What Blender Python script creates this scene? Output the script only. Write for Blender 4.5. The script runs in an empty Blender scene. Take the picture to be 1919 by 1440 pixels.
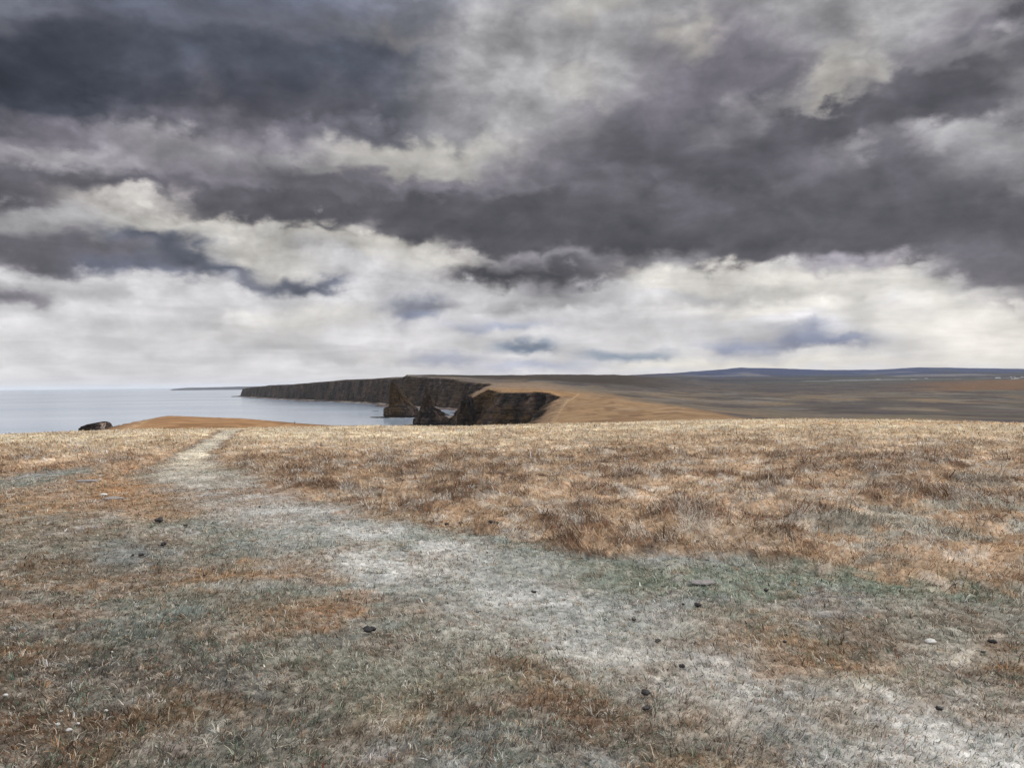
import bpy, bmesh, math
import numpy as np
from mathutils import Vector, Matrix
R = math.radians
rng = np.random.default_rng(7)
SC = bpy.context.scene
COL = SC.collection

# ------------------------------------------------------------------ camera model of the place
F = 1493.0          # focal length in photo pixels
CX = 959.5
EYE = 51.0          # metres above the sea
SLOPE = 0.0108      # the photographer held the camera slightly rolled

def hy(px): return 720.0 - SLOPE * (np.asarray(px, float) - 960.0)

def S(r, g, b):     # sRGB 0-255 -> linear
    c = np.array([r, g, b], float) / 255.0
    return np.where(c <= 0.04045, c / 12.92, ((c + 0.055) / 1.055) ** 2.4)

# ------------------------------------------------------------------ numpy noise
def _h(ix, iy, iz, seed):
    n = (ix.astype(np.uint64) * np.uint64(374761393) + iy.astype(np.uint64) * np.uint64(668265263)
         + iz.astype(np.uint64) * np.uint64(2147483647) + np.uint64(seed * 1274126177 + 12345))
    n &= np.uint64(0xFFFFFFFF)
    n = ((n ^ (n >> np.uint64(13))) * np.uint64(1274126177)) & np.uint64(0xFFFFFFFF)
    n = ((n ^ (n >> np.uint64(16))) * np.uint64(2246822519)) & np.uint64(0xFFFFFFFF)
    n ^= n >> np.uint64(15)
    return (n & np.uint64(0xFFFFFF)).astype(np.float64) / 16777215.0

def vnoise(x, y, seed=0):
    x = np.asarray(x, float) + 200000.0; y = np.asarray(y, float) + 200000.0
    xi = np.floor(x); yi = np.floor(y); fx = x - xi; fy = y - yi
    fx = fx * fx * fx * (fx * (fx * 6 - 15) + 10); fy = fy * fy * fy * (fy * (fy * 6 - 15) + 10)
    xi = xi.astype(np.int64); yi = yi.astype(np.int64); z = np.zeros_like(xi)
    a = _h(xi, yi, z, seed); b = _h(xi + 1, yi, z, seed); c = _h(xi, yi + 1, z, seed); d = _h(xi + 1, yi + 1, z, seed)
    return (a + (b - a) * fx) * (1 - fy) + (c + (d - c) * fx) * fy

def fbm(x, y, seed=0, o=4, gain=0.5, lac=2.03):
    s = 0.0; a = 1.0; t = 0.0; x = np.asarray(x, float); y = np.asarray(y, float)
    for i in range(o):
        s = s + a * vnoise(x, y, seed + 17 * i); t += a; a *= gain
        x, y = x * lac * 0.8 - y * lac * 0.6 + 3.7, x * lac * 0.6 + y * lac * 0.8 + 9.1
    return s / t

def n3(x, y, z, seed=0):
    x = np.asarray(x, float) + 20000.0; y = np.asarray(y, float) + 20000.0; z = np.asarray(z, float) + 20000.0
    xi = np.floor(x); yi = np.floor(y); zi = np.floor(z); fx = x - xi; fy = y - yi; fz = z - zi
    fx = fx * fx * (3 - 2 * fx); fy = fy * fy * (3 - 2 * fy); fz = fz * fz * (3 - 2 * fz)
    xi = xi.astype(np.int64); yi = yi.astype(np.int64); zi = zi.astype(np.int64)
    r = 0
    for dx in (0, 1):
        for dy in (0, 1):
            for dz in (0, 1):
                w = (fx if dx else 1 - fx) * (fy if dy else 1 - fy) * (fz if dz else 1 - fz)
                r = r + w * _h(xi + dx, yi + dy, zi + dz, seed)
    return r

def fbm3(x, y, z, seed=0, o=4, gain=0.5):
    s = 0.0; a = 1.0; t = 0.0
    for i in range(o):
        s = s + a * n3(x, y, z, seed + 31 * i); t += a; a *= gain
        x, y, z = x * 2.07 + 5.3, y * 2.07 + 1.9, z * 2.07 + 7.7
    return s / t

def sst(a, b, x):
    t = np.clip((x - a) / (b - a), 0, 1); return t * t * (3 - 2 * t)
def mixc(c, k, w):
    return c * (1 - w[..., None]) + np.asarray(k) * w[..., None]

# ------------------------------------------------------------------ terrain elevation
# D = drop below eye level divided by distance, in photo pixels; one list per bearing.
crest_px = [-900, 0, 250, 430, 700, 850, 1020, 1150, 1300, 1500, 1700, 1919, 2600]
crest_D  = [90, 87, 80, 80, 78, 81, 78.5, 77, 74, 74, 78, 87, 90]
DK = np.array([90, 150, 220, 300, 400, 500, 620, 800, 960, 1300, 1750, 2000, 2300, 2900, 3600, 4300, 5500, 7000, 8200, 9000, 11000, 30000], float)
# columns:     90   150  220  300  400 500  620  800  960 1300 1750 2000 2300 2900 3600 4300 5500 7000 8200 9000 11000 30000
TAB = {
 -900: [95, 105, 115, 120, 120, 110, 100,  80,  60,  40,  20,  10,   5,   2,   0,   2,   4,   6,   6,   6,    6,    3],
    0: [92, 102, 110, 112, 100,  90,  80,  60,  50,  40,  20,  10,   5,   2,   0,   2,   4,   6,   6,   6,    6,    3],
  215: [85,  95,  92,  80,  70,  66,  66,  60,  50,  40,  20,  10,   5,   2,   0,   2,   4,   6,   6,   6,    6,    3],
  315: [85,  93,  84,  72,  61,  54,  54,  60,  50,  40,  20,  10,   5,   2,   2,   3,   4,   6,   6,   6,    6,    3],
  450: [85,  93,  84,  76,  65,  60,  60,  60,  50,  40,  20,  10,   5,   4,   3, 4.2,   7,   8,   8,   8,    8,    3],
  510: [85,  93,  86,  78,  69,  66,  66,  60,  50,  40,  20,  10,   4,   0,  -2,  -1,   2,   4,   6,   6,    6,    3],
  555: [85,  93,  87,  80,  73,  70.5, 71, 60,  50,  40,  20,  10,   2,  -3,-3.5,  -2,   1,   3,   4,   6,    6,    3],
  590: [85,  93,  88,  81,  75,  73,  73,  60,  50,  40,  20,  10,  -2,-6.3,-5.5,  -3,   0,   2,   3,   4,    4,    3],
  652: [86,  94,  90,  83,  78,  77,  77,  60,  50,  40,  20,  -2,  -9, -11, -8.5, -6,  -2,   0,   1,   2,    2,    2],
  720: [86,  95,  92,  86,  83,  84,  85,  80,  60,  30,  -5, -10,-13.6,-12, -9,  -7,  -4,  -2,   0,   0,    0,    0],
  757: [87,  96,  95,  92,  90,  88,  88,  80,  50,  15, -10, -14, -14.5,-13,-10,  -8,  -5,  -3,   0,   0,    0,    0],
  763: [87,  96,  95,  92,  90,  88,  88,  80,  50,  15, -15,-19.2,-18.5,-17,-13,  -9,  -5,  -3,   0,   0,    0,    0],
  800: [88,  97,  97,  95,  92,  90,  88,  80,  50,  12, -13, -16, -18.6,-18,-14, -10,  -5,  -3,   0,   0,    0,    0],
  850: [89,  98,  98,  96,  93,  90,  88,  75,  50,  10, -9.5, -12, -16.5,-17.5,-15,-10, -5,  -3,   0,   0,    0,    0],
  876: [89,  98,  98,  96,  92,  88,  82,  60,  32,   8, -8, -10.5, -15,-17,-15, -10,  -5,  -3,   0,   0,    0,    0],
  915: [88,  98,  97,  95,  91,  86,  76,  40, 8.5,   4, -4.5, -8, -13.5,-16.5,-16,-11, -5,  -3,   0,   0,    0,    0],
  960: [87,  97,  96,  93,  89,  82,  70,  26, 9.5,   3, -3.5, -7, -12.5, -16,-16, -12,  -6,  -4,  -2,  -2,   -2,    0],
 1005: [87,  96,  93,  87,  79,  72,  60, 18.6, 11,   4,  -3, -6, -11.5,-15.5,-16, -12,  -6,  -4,  -4,  -4,   -4,    0],
 1030: [86,  95,  91,  84,  74,  60,  46, 19.5, 13,   6,  -2, -5, -10.5, -15,-16, -13,  -6,  -4,  -5,  -6,   -5,    0],
 1052: [86,  94,  90,  82,  71,  56,  42,  27, 17,    8,   0, -3, -9, -14,-16, -13,  -6,  -4,  -6,  -8,   -6,    0],
 1085: [85,  93,  88,  80,  69,  52,  38,  25, 19,   11,   3, -1, -6, -12,-16, -14,  -6,  -5,  -7, -10,   -8,    0],
 1150: [84,  92,  86,  78,  66,  48,  33,  28, 24,   17,   9,  4, -1,  -7,-13, -15.5,-8, -6,  -9, -13,  -10,    0],
 1270: [80,  88,  82,  72,  57,  45,  45,  41, 36,   27,  19, 14,  9,   3,  -2,  -6, -9, -12, -15,-17.5,  -15,    0],
 1340: [79,  86,  79,  69,  60,  58,  57,  50, 42,   31,  22, 18, 13,   8,   4,   1, -3,  -8, -17, -22,  -18,    0],
 1390: [79,  85,  77,  70,  69,  66,  61,  53, 45,   33,  24, 20, 15,  10,   6,   2, -2,  -9, -21,-26.2,  -21,    0],
 1470: [79,  86,  82,  79,  75,  70,  64,  56, 48,   35,  25, 21, 16,  11,   7,   3, -1,  -8, -18,-23.5,  -20,    0],
 1550: [79,  87,  84,  80,  76,  71,  65,  56, 48,   35,  26, 22, 17,  11,   7,   3, -1,  -7, -16,-19.8,  -18,    0],
 1640: [82,  88,  85,  82,  77,  72,  66,  57, 48,   35,  26, 22, 17,  11,   6,   2, -2,  -8, -15,-19.3,  -18,    0],
 1725: [83,  90,  88,  84,  79,  73,  67,  58, 48,   34,  24, 19, 14,   8,   4,   1, -2,  -9, -19, -23,   -20,    0],
 1919: [92,  98,  95,  90,  84,  77,  70,  60, 50,   35,  24, 18, 13,   7,   3,   0, -3,  -9, -15,-18,   -16,    0],
 2600: [95, 101,  99,  94,  88,  80,  72,  62, 52,   36,  24, 18, 13,   7,   3,   0, -3, -10, -17, -20,  -18,    0],
}
_tp = np.array(sorted(TAB)); _tv = np.array([TAB[k] for k in sorted(TAB)], float)

def elev(X, Y):
    """z of the undisturbed land surface."""
    X = np.asarray(X, float); Y = np.asarray(Y, float)
    Yc = np.maximum(Y, 6.0)
    px = np.clip(CX + F * X / Yc, -900, 2600)
    D0 = np.interp(px, crest_px, crest_D)
    a = (D0 / (2 * F)) ** 2 / 1.6
    near = -1.6 - a * np.maximum(Y, 0) ** 2
    # table lookup (bilinear in bearing and log distance)
    i = np.clip(np.searchsorted(_tp, px) - 1, 0, len(_tp) - 2)
    tx = (px - _tp[i]) / (_tp[i + 1] - _tp[i]); tx = np.clip(tx, 0, 1)
    ly = np.log(np.clip(Yc, DK[0], DK[-1])); lk = np.log(DK)
    j = np.clip(np.searchsorted(lk, ly) - 1, 0, len(DK) - 2)
    ty = np.clip((ly - lk[j]) / (lk[j + 1] - lk[j]), 0, 1)
    D = (_tv[i, j] * (1 - tx) + _tv[i + 1, j] * tx) * (1 - ty) + (_tv[i, j + 1] * (1 - tx) + _tv[i + 1, j + 1] * tx) * ty
    far = -D / F * Yc
    w = sst(66, 105, Y)
    return EYE + near * (1 - w) + far * w

def P(px, Y): return ((px - CX) / F * Y, Y)

COAST = [P(-2600, 120), P(-900, 150), P(-300, 185), P(0, 215), P(120, 260), P(185, 330), P(235, 430), P(290, 520), P(330, 545), P(420, 520), P(500, 512),
         P(560, 505), P(640, 470), P(700, 440), P(760, 385), P(850, 340), P(940, 350), P(985, 385), P(1003, 430), P(1016, 520), P(1032, 640), P(1044, 740), P(1053, 812),
         P(1040, 822), P(1022, 838), P(1002, 850), P(985, 868), P(966, 885), P(941, 920), P(925, 945), P(913, 968), P(900, 975), P(893, 978), P(885, 990), P(885, 1020),
         P(890, 1100), P(915, 1250), P(925, 1450), P(915, 1600), P(890, 1680), P(860, 1745), P(830, 1800), P(800, 1870), P(780, 1915), P(763, 1945), P(757, 1990), P(748, 2080), P(722, 2230),
         P(690, 2380), P(652, 2550), P(620, 2710), P(590, 2860), P(562, 3030), P(540, 3200), P(505, 3580), P(474, 4000), P(455, 4240), P(456, 4420), P(485, 4700), P(560, 5400), P(700, 7500),
         P(720, 12000), P(740, 40000), (90000, 40000), (90000, -30000), (-30000, -30000), (-9000, 60)]
def _refine():
    r = np.random.default_rng(11); out = []; idx = {}
    n = len(COAST)
    for i, (a, b) in enumerate(zip(COAST, COAST[1:] + COAST[:1])):
        idx[i] = len(out); out.append(a)
        if not (38 <= i <= 54): continue
        a = np.array(a); b = np.array(b); d = b - a; l = np.hypot(*d); m = int(l / (30 if i < 46 else 48)); nrm = np.array([-d[1], d[0]]) / l
        for j in range(1, m):
            k = (1 if j % 2 else -1) * (.35 + .65 * r.random()) * (7 if i < 46 else 17)
            out.append(tuple(a + d * (j + r.uniform(-.25, .25)) / m + nrm * k))
    return np.array(out), idx
CO, CI = _refine()

def signed_dist(X, Y):
    """metres inland (+) or out at sea (-) of the cliff line."""
    X = np.asarray(X, float).ravel(); Y = np.asarray(Y, float).ravel()
    out = np.empty_like(X); A = CO; B = np.roll(CO, -1, axis=0)
    for s in range(0, len(X), 200000):
        x = X[s:s + 200000]; y = Y[s:s + 200000]
        dm = np.full(len(x), 1e18); ins = np.zeros(len(x), bool)
        for (ax, ay), (bx, by) in zip(A, B):
            dx, dy = bx - ax, by - ay
            t = np.clip(((x - ax) * dx + (y - ay) * dy) / (dx * dx + dy * dy), 0, 1)
            dm = np.minimum(dm, (x - ax - t * dx) ** 2 + (y - ay - t * dy) ** 2)
            c = (ay > y) != (by > y)
            if dy != 0: ins ^= c & (x < dx * (y - ay) / dy + ax)
        out[s:s + 200000] = np.sqrt(dm) * np.where(ins, 1, -1)
    return out

# ------------------------------------------------------------------ what grows where (albedo and tuft length)
def y_of(px, py):
    """ground distance of a spot seen on the near slope"""
    D = (py - float(hy(px))) / F
    a = (float(np.interp(px, crest_px, crest_D)) / (2 * F)) ** 2 / 1.6
    disc = max(D * D - 4 * a * 1.6, 0)
    return (D - math.sqrt(disc)) / (2 * a)

def spot(px, py):
    Y = y_of(px, py); return ((px - CX) / F * Y, Y)

PATH = [((2050, 1520), .8), ((1750, 1395), .7), ((1500, 1330), .5), ((1270, 1235), .5), ((1130, 1165), .62), ((950, 1105), .8), ((760, 1050), .95), ((620, 990), .8),
        ((500, 945), .72), ((410, 912), .85), ((356, 888), .8), ((346, 867), .52), ((370, 847), .40), ((395, 830), .37), ((417, 817), .42), ((428, 810), .50), ((432, 806.2), .60)]
PATHW = [(spot(*p), w) for p, w in PATH]
# edge between the cropped turf (near) and the long tussock grass (far)
EDGE = [(430, 858), (470, 890), (540, 925), (620, 955), (760, 975), (850, 996), (1000, 1020), (1150, 1035), (1350, 1052), (1600, 1075), (1919, 1105), (2300, 1120)]
EDGEL = [(-400, 905), (0, 893), (120, 882), (240, 880), (310, 872), (350, 852), (385, 832)]

def polydist(x, y, pts):
    dm = np.full(x.shape, 1e18); wi = np.zeros(x.shape)
    for (p, w0), (q, w1) in zip(pts[:-1], pts[1:]):
        dx, dy = q[0] - p[0], q[1] - p[1]
        t = np.clip(((x - p[0]) * dx + (y - p[1]) * dy) / (dx * dx + dy * dy), 0, 1)
        d = np.hypot(x - p[0] - t * dx, y - p[1] - t * dy)
        m = d < dm; dm = np.where(m, d, dm); wi = np.where(m, w0 + (w1 - w0) * t, wi)
    return dm, wi

# bare or coloured patches: px, py, rx, ry, sRGB, strength
PATCH = [
 (250, 935, 420, 34, (170, 128, 86), .75), (120, 1060, 330, 60, (118, 100, 80), .55), (60, 1090, 260, 26, (150, 112, 76), .6),
 (40, 1000, 300, 30, (140, 118, 92), .6), (90, 1290, 380, 70, (118, 92, 66), .6), (40, 1400, 260, 60, (124, 88, 58), .85),
 (50, 1235, 90, 22, (160, 110, 62), .7), (60, 1150, 160, 18, (150, 104, 66), .6), (270, 1250, 300, 40, (108, 102, 90), .5),
 (420, 1073, 150, 13, (162, 120, 80), .85), (500, 1098, 60, 12, (160, 108, 66), .6), (630, 1150, 110, 24, (160, 116, 76), .85), (500, 1160, 160, 20, (150, 124, 96), .7),
 (280, 1020, 90, 26, (140, 144, 142), .8), (450, 1110, 110, 26, (146, 146, 138), .7), (165, 995, 60, 6, (150, 148, 150), .8), (330, 1005, 80, 20, (150, 142, 122), .5),
 (800, 1290, 220, 45, (146, 140, 116), .6), (640, 1240, 160, 30, (128, 132, 112), .5), (700, 1400, 150, 50, (124, 126, 124), .7), (330, 1425, 60, 26, (190, 180, 172), .8), (700, 1418, 60, 16, (196, 186, 182), .6),
 (470, 1250, 130, 28, (104, 98, 92), .6), (900, 1235, 200, 26, (152, 148, 136), .6), (660, 1180, 60, 20, (120, 118, 112), .5),
 (1100, 1370, 240, 60, (112, 84, 60), .9), (1010, 1245, 110, 14, (126, 98, 70), .7), (1180, 1275, 50, 14, (126, 98, 66), .8), (1500, 1250, 170, 38, (172, 126, 80), .85), (1350, 1200, 150, 18, (146, 112, 80), .6),
 (1800, 1250, 180, 50, (124, 104, 84), .6), (1500, 1155, 200, 24, (150, 120, 90), .5), (1620, 1185, 110, 18, (112, 88, 66), .7), (1900, 1330, 110, 60, (150, 122, 94), .6),
 (1760, 1092, 280, 26, (104, 122, 104), .95), (1400, 1095, 260, 24, (118, 130, 110), .8), (1180, 1085, 200, 20, (126, 130, 110), .6), (1000, 1065, 160, 16, (120, 122, 102), .6), (1540, 1060, 160, 16, (116, 126, 104), .6),
 (1720, 1400, 330, 55, (178, 174, 168), .8), (1500, 1300, 190, 30, (160, 156, 146), .7), (1760, 1215, 130, 24, (186, 176, 160), .7), (1620, 1270, 160, 26, (170, 158, 136), .6), (1350, 1170, 90, 20, (168, 158, 138), .6),
 (1560, 1130, 110, 20, (150, 146, 146), .7), (1000, 1180, 260, 30, (172, 168, 156), .7), (1170, 1240, 150, 34, (188, 182, 172), .8), (1250, 1425, 160, 40, (110, 92, 72), .7), (990, 1410, 100, 40, (120, 126, 120), .6),
 (170, 901, 45, 5, (112, 110, 116), .9), (66, 890, 26, 4, (150, 150, 152), .9), (212, 936, 36, 5, (116, 114, 124), .9), (292, 929, 50, 5, (150, 148, 152), .9), (320, 928, 34, 4, (104, 84, 64), .7), (645, 1037, 22, 8, (128, 124, 122), .9),
 (90, 912, 120, 7, (166, 140, 112), .5), (640, 905, 190, 20, (150, 104, 66), .7), (560, 925, 150, 18, (160, 108, 62), .8), (620, 965, 60, 10, (176, 126, 84), .8), (1270, 1100, 60, 9, (160, 150, 146), .7),
 (30, 1300, 60, 20, (130, 134, 134), .6), (200, 1340, 120, 16, (124, 128, 118), .5), (1420, 1400, 200, 50, (128, 130, 126), .6),
 (80, 1195, 110, 20, (112, 106, 104), .5), (560, 1330, 120, 30, (104, 94, 82), .6), (380, 1340, 110, 22, (140, 104, 64), .7), (160, 1370, 120, 20, (104, 80, 56), .6),
]

def surf(X, Y):
    """albedo (linear rgb), tuft length in metres, tussock weight"""
    shp = np.shape(X); X = np.asarray(X, float).ravel(); Y = np.asarray(Y, float).ravel()
    c = np.zeros(X.shape + (3,)); L = np.full(X.shape, .1); TW = np.zeros(X.shape)
    mn = Y < 101; mf = Y > 71; wn = sst(72, 100, Y)
    if mn.any():
        cn, ln, tn = surf_near(X[mn], Y[mn]); w = 1 - wn[mn]
        c[mn] += cn * w[:, None]; L[mn] = ln * w + .1 * (1 - w); TW[mn] = tn
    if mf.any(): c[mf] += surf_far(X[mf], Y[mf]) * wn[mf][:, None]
    return c.reshape(shp + (3,)), L.reshape(shp), TW.reshape(shp)

def surf_near(X, Y):
    Yc = np.maximum(Y, 2.0)
    # ragged edges: wander the lookup position
    wx = X + (fbm(X * 1.1, Y * 1.1, 3, 3) - .5) * 0.16 * np.minimum(Yc, 14) ** .8 + (fbm(X * 7, Y * 7, 4, 3) - .5) * .16
    wy = Yc * (1 + (fbm(X * 1.3 + 9, Y * 1.3, 5, 4) - .5) * 0.22 + (fbm(X * 8, Y * 8, 6, 3) - .5) * .07)
    wy = np.maximum(wy, 2.0)
    px = CX + F * wx / wy
    a = (np.interp(px, crest_px, crest_D) / (2 * F)) ** 2 / 1.6
    py = hy(px) + F * (1.6 / wy + a * wy)
    py = np.where(wy > np.sqrt(1.6 / a), hy(px) + 2 * F * np.sqrt(1.6 * a), py)
    # --- cropped turf
    n1 = fbm(X * 1.6, Y * 1.1, 11, 4, .6); n2 = fbm(X * 0.9 + 5, Y * .7, 12, 4, .6); n3_ = fbm(X * 5, Y * 5, 13, 3, .6); n4 = fbm(X * 2.6, Y * 2.0, 14, 4, .6)
    m1 = fbm(X * 22, Y * 22, 16, 3, .65); m2 = fbm(X * 20 + 40, Y * 20, 17, 3, .65)
    c = np.broadcast_to(S(136, 132, 120), X.shape + (3,)).copy()
    c = mixc(c, S(156, 126, 92), sst(.50, .64, n1) * .7)
    c = mixc(c, S(122, 132, 124), sst(.48, .62, n2) * .75)
    c = mixc(c, S(164, 166, 164), sst(.52, .66, fbm(X * 1.3, Y * .9, 15, 4, .6)) * .6)
    for (qx, qy, rx, ry, col, s) in PATCH:
        w = 1 - sst(.35, 1.4, np.hypot((px - qx) / rx, (py - qy) / ry))
        c = mixc(c, S(*col), np.clip(w * s * (0.35 + 1.5 * np.clip(n3_ - .1, 0, .6)), 0, 1))
    c = mixc(c, S(84, 66, 50), sst(.52, .66, n4) * .6)
    c = mixc(c, S(182, 174, 160), sst(.56, .70, n3_) * .35)
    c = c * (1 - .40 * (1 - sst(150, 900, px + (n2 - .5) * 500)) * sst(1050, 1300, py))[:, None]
    # --- worn path
    sh = sst(13, 22, Y); d, w = polydist(X + (wx - X) * (1 - .8 * sh), Y * (1 + (fbm(X * .8, Y * .8, 21, 3) - .5) * .05), PATHW)
    pm = (1 - sst(.25 + .45 * sh, 1.6 - .5 * sh, d / w)) * (.86 + .14 * sh)
    pcol = mixc(np.broadcast_to(S(186, 185, 180), X.shape + (3,)).copy(), S(226, 210, 182), sst(11, 20, Y))
    c = mixc(c, pcol, pm * (.38 + .5 * sst(.38, .60, fbm(X * 2.6, Y * 2.0, 22, 5, .65))))
    fr = np.exp(-((d / w - 1.9) / .8) ** 2) * sst(8, 14, Y)
    c = mixc(c, S(182, 136, 90), np.clip(fr * .75, 0, 1))
    # --- tussock zone
    er = np.interp(px, [p[0] for p in EDGE], [p[1] for p in EDGE]); el = np.interp(px, [p[0] for p in EDGEL], [p[1] for p in EDGEL])
    onright = px > np.interp(py, [806, 812, 838, 862, 885, 912], [432, 430, 398, 372, 360, 372])
    tw = np.where(onright, 1 - sst(-12, 16, py - er + (n4 - .5) * 40), 1 - sst(-7, 7, py - el))
    tw = np.where((px < 430) & (py > 893), 0, tw) * (1 - sst(.2, .8, 1.75 + .5 * sh - d / w))
    t1 = fbm(X * 1.4, Y * 1.0, 31, 4, .6); t2 = fbm(X * 3.0, Y * 2.2, 32, 4, .65); t3 = fbm(X * .35, Y * .22, 33, 4); t4 = fbm(X * 1.7 + 3, Y * 1.3, 34, 4, .65)
    T = np.broadcast_to(S(180, 149, 117), X.shape + (3,)).copy()
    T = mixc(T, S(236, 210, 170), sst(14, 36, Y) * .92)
    T = mixc(T, S(162, 130, 96), sst(.5, .66, t3) * .5)
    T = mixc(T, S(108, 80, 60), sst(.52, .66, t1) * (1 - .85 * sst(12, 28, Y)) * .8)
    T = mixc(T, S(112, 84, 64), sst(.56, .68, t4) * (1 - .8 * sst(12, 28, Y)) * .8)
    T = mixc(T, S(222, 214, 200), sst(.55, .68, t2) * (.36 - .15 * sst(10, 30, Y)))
    gr = sst(1300, 1700, px) * (1 - sst(9, 16, Y))
    T = mixc(T, S(156, 156, 144), sst(.5, .62, fbm(X * 1.2, Y, 35, 4)) * gr * .8)
    T = mixc(T, S(204, 158, 106), sst(0.5, 1, np.exp(-((py - 797) / 4) ** 2) * sst(1250, 1450, px)) * .6)
    T = mixc(T, S(160, 120, 84), np.exp(-((py - el + 4) / 5) ** 2) * (~onright) * .7)
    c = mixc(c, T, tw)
    # single tufts lighter and darker
    c = c * np.exp((m1 - .5) * 1.3 + (n4 - .5) * 1.0)[:, None]
    c = mixc(c, S(204, 194, 178), sst(.60, .72, m2) * .28)
    g = c.mean(-1, keepdims=True); c = np.clip((c * .84 + g * .16) * .95, 0, .85)
    L = 0.013 + 0.012 * n1 + tw * (.010 + .038 * sst(.40, .66, t1) + .022 * sst(.5, .7, t4)) * (1 - .3 * sst(20, 50, Y)) - .005 * pm
    return c, np.maximum(L, .007), tw

def surf_far(X, Y):
    Yc = np.maximum(Y, 2.0)
    pf = CX + F * X / Yc
    a1 = fbm(X / 42, Y / 60, 41, 5, .55); a2 = fbm(X / 160, Y / 260, 42, 5, .55); a3 = fbm(X / 14, Y / 14, 43, 4, .6); a4 = fbm(X / 60 + 7, Y / 160, 44, 5)
    Fm = np.broadcast_to(S(102, 92, 82), X.shape + (3,)).copy()                       # moor
    Fm = mixc(Fm, S(74, 69, 70), sst(.46, .6, a2) * .85)
    Fm = mixc(Fm, S(124, 106, 86), sst(.52, .66, a4) * .7)
    Fm = mixc(Fm, S(96, 92, 76), sst(.5, .62, a1) * .5)
    Fm = mixc(Fm, S(112, 106, 100), sst(.56, .66, fbm(X / 60, Y / 120, 45, 4)) * .6); Fm = mixc(Fm, S(66, 58, 58), sst(.56, .64, fbm(X / 50 + 3, Y / 100, 48, 4)) * .6)
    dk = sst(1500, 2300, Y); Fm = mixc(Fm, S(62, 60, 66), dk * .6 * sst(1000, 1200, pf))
    ora = sst(1640, 1860, pf - (Y - 2600) * .05 + (a2 - .5) * 300) * sst(1700, 2100, Y) * (1 - sst(3600, 3900, Y)); Fm = mixc(Fm, S(112, 84, 60), ora * .85 * (.6 + .5 * a1))
    fields = sst(3700, 4400, Y)
    fq = vnoise(np.floor(X / 260) * .37 + 4, np.floor(Y / 420) * .71, 46)
    Fm = mixc(Fm, S(62, 62, 68), fields * .8); Fm = mixc(Fm, S(74, 82, 64), fields * (fq > .62) * .55); Fm = mixc(Fm, S(120, 118, 120), fields * (fq < .22) * .6); Fm = mixc(Fm, S(44, 46, 54), fields * ((fq > .3) & (fq < .42)) * .7)
    Fm = mixc(Fm, S(46, 60, 98), sst(6500, 8200, Y + (a2 - .5) * 2500) * .8)  # far hills turned blue: distance haze painted into their colour
    tan = 1 - sst(-.07, .08, pf / 1000 - np.interp(Y, [100, 260, 330, 400, 520, 620, 800, 1000, 1400, 1800], [1.6, 1.50, 1.44, 1.40, 1.32, 1.24, 1.16, 1.13, 1.06, .99]) + (a1 - .5) * .16)
    tan = tan * (1 - sst(1300, 2000, Y))
    Tn = np.broadcast_to(S(140, 114, 86), X.shape + (3,)).copy()
    Tn = mixc(Tn, S(116, 90, 68), sst(.48, .62, fbm(X / 9, Y / 45, 47, 4)) * .7); Tn = mixc(Tn, S(148, 126, 102), sst(.56, .66, fbm(X / 22, Y / 30, 50, 5, .6)) * .5)
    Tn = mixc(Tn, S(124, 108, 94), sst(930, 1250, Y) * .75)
    Tn = mixc(Tn, S(158, 122, 88), (1 - sst(700, 760, pf)) * .85); Tn = mixc(Tn, S(124, 92, 62), (1 - sst(700, 760, pf)) * sst(.48, .6, fbm(X / 11, Y / 30, 49, 4)) * .65)
    Tn = mixc(Tn, S(156, 122, 84), np.exp(-((Y - 880) / 80) ** 2) * (1 - sst(1040, 1110, pf)) * .7)
    Fm = mixc(Fm, Tn, tan)
    hea = sst(1950, 2250, Y + (a2 - .5) * 400) * (1 - sst(1150, 1330, pf)); Fm = mixc(Fm, S(56, 48, 42), hea * .9)
    Fm = Fm * (.76 + .5 * a3)[..., None]
    # small tracks
    for tr in TRACKS:
        dt, wt = polydist(X, Y, tr)
        Fm = mixc(Fm, S(196, 166, 128), (1 - sst(.5, 1.5, dt / wt)) * .32)
    return Fm

TRACKS = [[(P(528, 300), 1.6), (P(540, 400), 1.6), (P(554, 482), 1.4), (P(575, 497), 1.2)],
          [(P(1030, 330), .8), (P(1042, 480), 1.0), (P(1052, 600), 1.2), (P(1066, 720), 1.2), (P(1082, 850), 1.3), (P(1085, 960), 1.2)],
          [(P(200, 240), 1.5), (P(245, 330), 2.5), (P(275, 440), 2)]]

def relief(X, Y, tw):
    """small humps of the turf and tussocks"""
    X = np.asarray(X, float); Y = np.asarray(Y, float); f = np.exp(-np.maximum(Y, 0) / 90)
    nr = Y < 110; t1 = np.zeros(X.shape); h = np.zeros(X.shape); x, y, fn = X[nr], Y[nr], f[nr]
    t1[nr] = fbm(x * 1.4, y * 1.0, 31, 4, .6)
    h[nr] = (fbm(x * .55, y * .55, 51, 4) - .5) * .09 * fn + (fbm(x * 3.1, y * 3.1, 52, 3) - .5) * .03 * fn + (fbm(x * 22, y * 22, 16, 3, .65) - .5) * .022
    if tw is not None and nr.any(): h[nr] += tw[nr] * (sst(.3, .72, t1[nr]) * .08 + (fbm(x * 2.8, y * 2.8, 53, 3) - .5) * .14)
    fr = Y > 120; far = sst(120, 900, Y)[fr]; X, Y = X[fr], Y[fr]
    h[fr] += far * ((fbm(X / 120, Y / 120, 54, 4) - .5) * 7 + (fbm(X / 25, Y / 25, 55, 3) - .5) * 1.4) * np.clip(Y / 2500, .25, 1.3)
    return h

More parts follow.
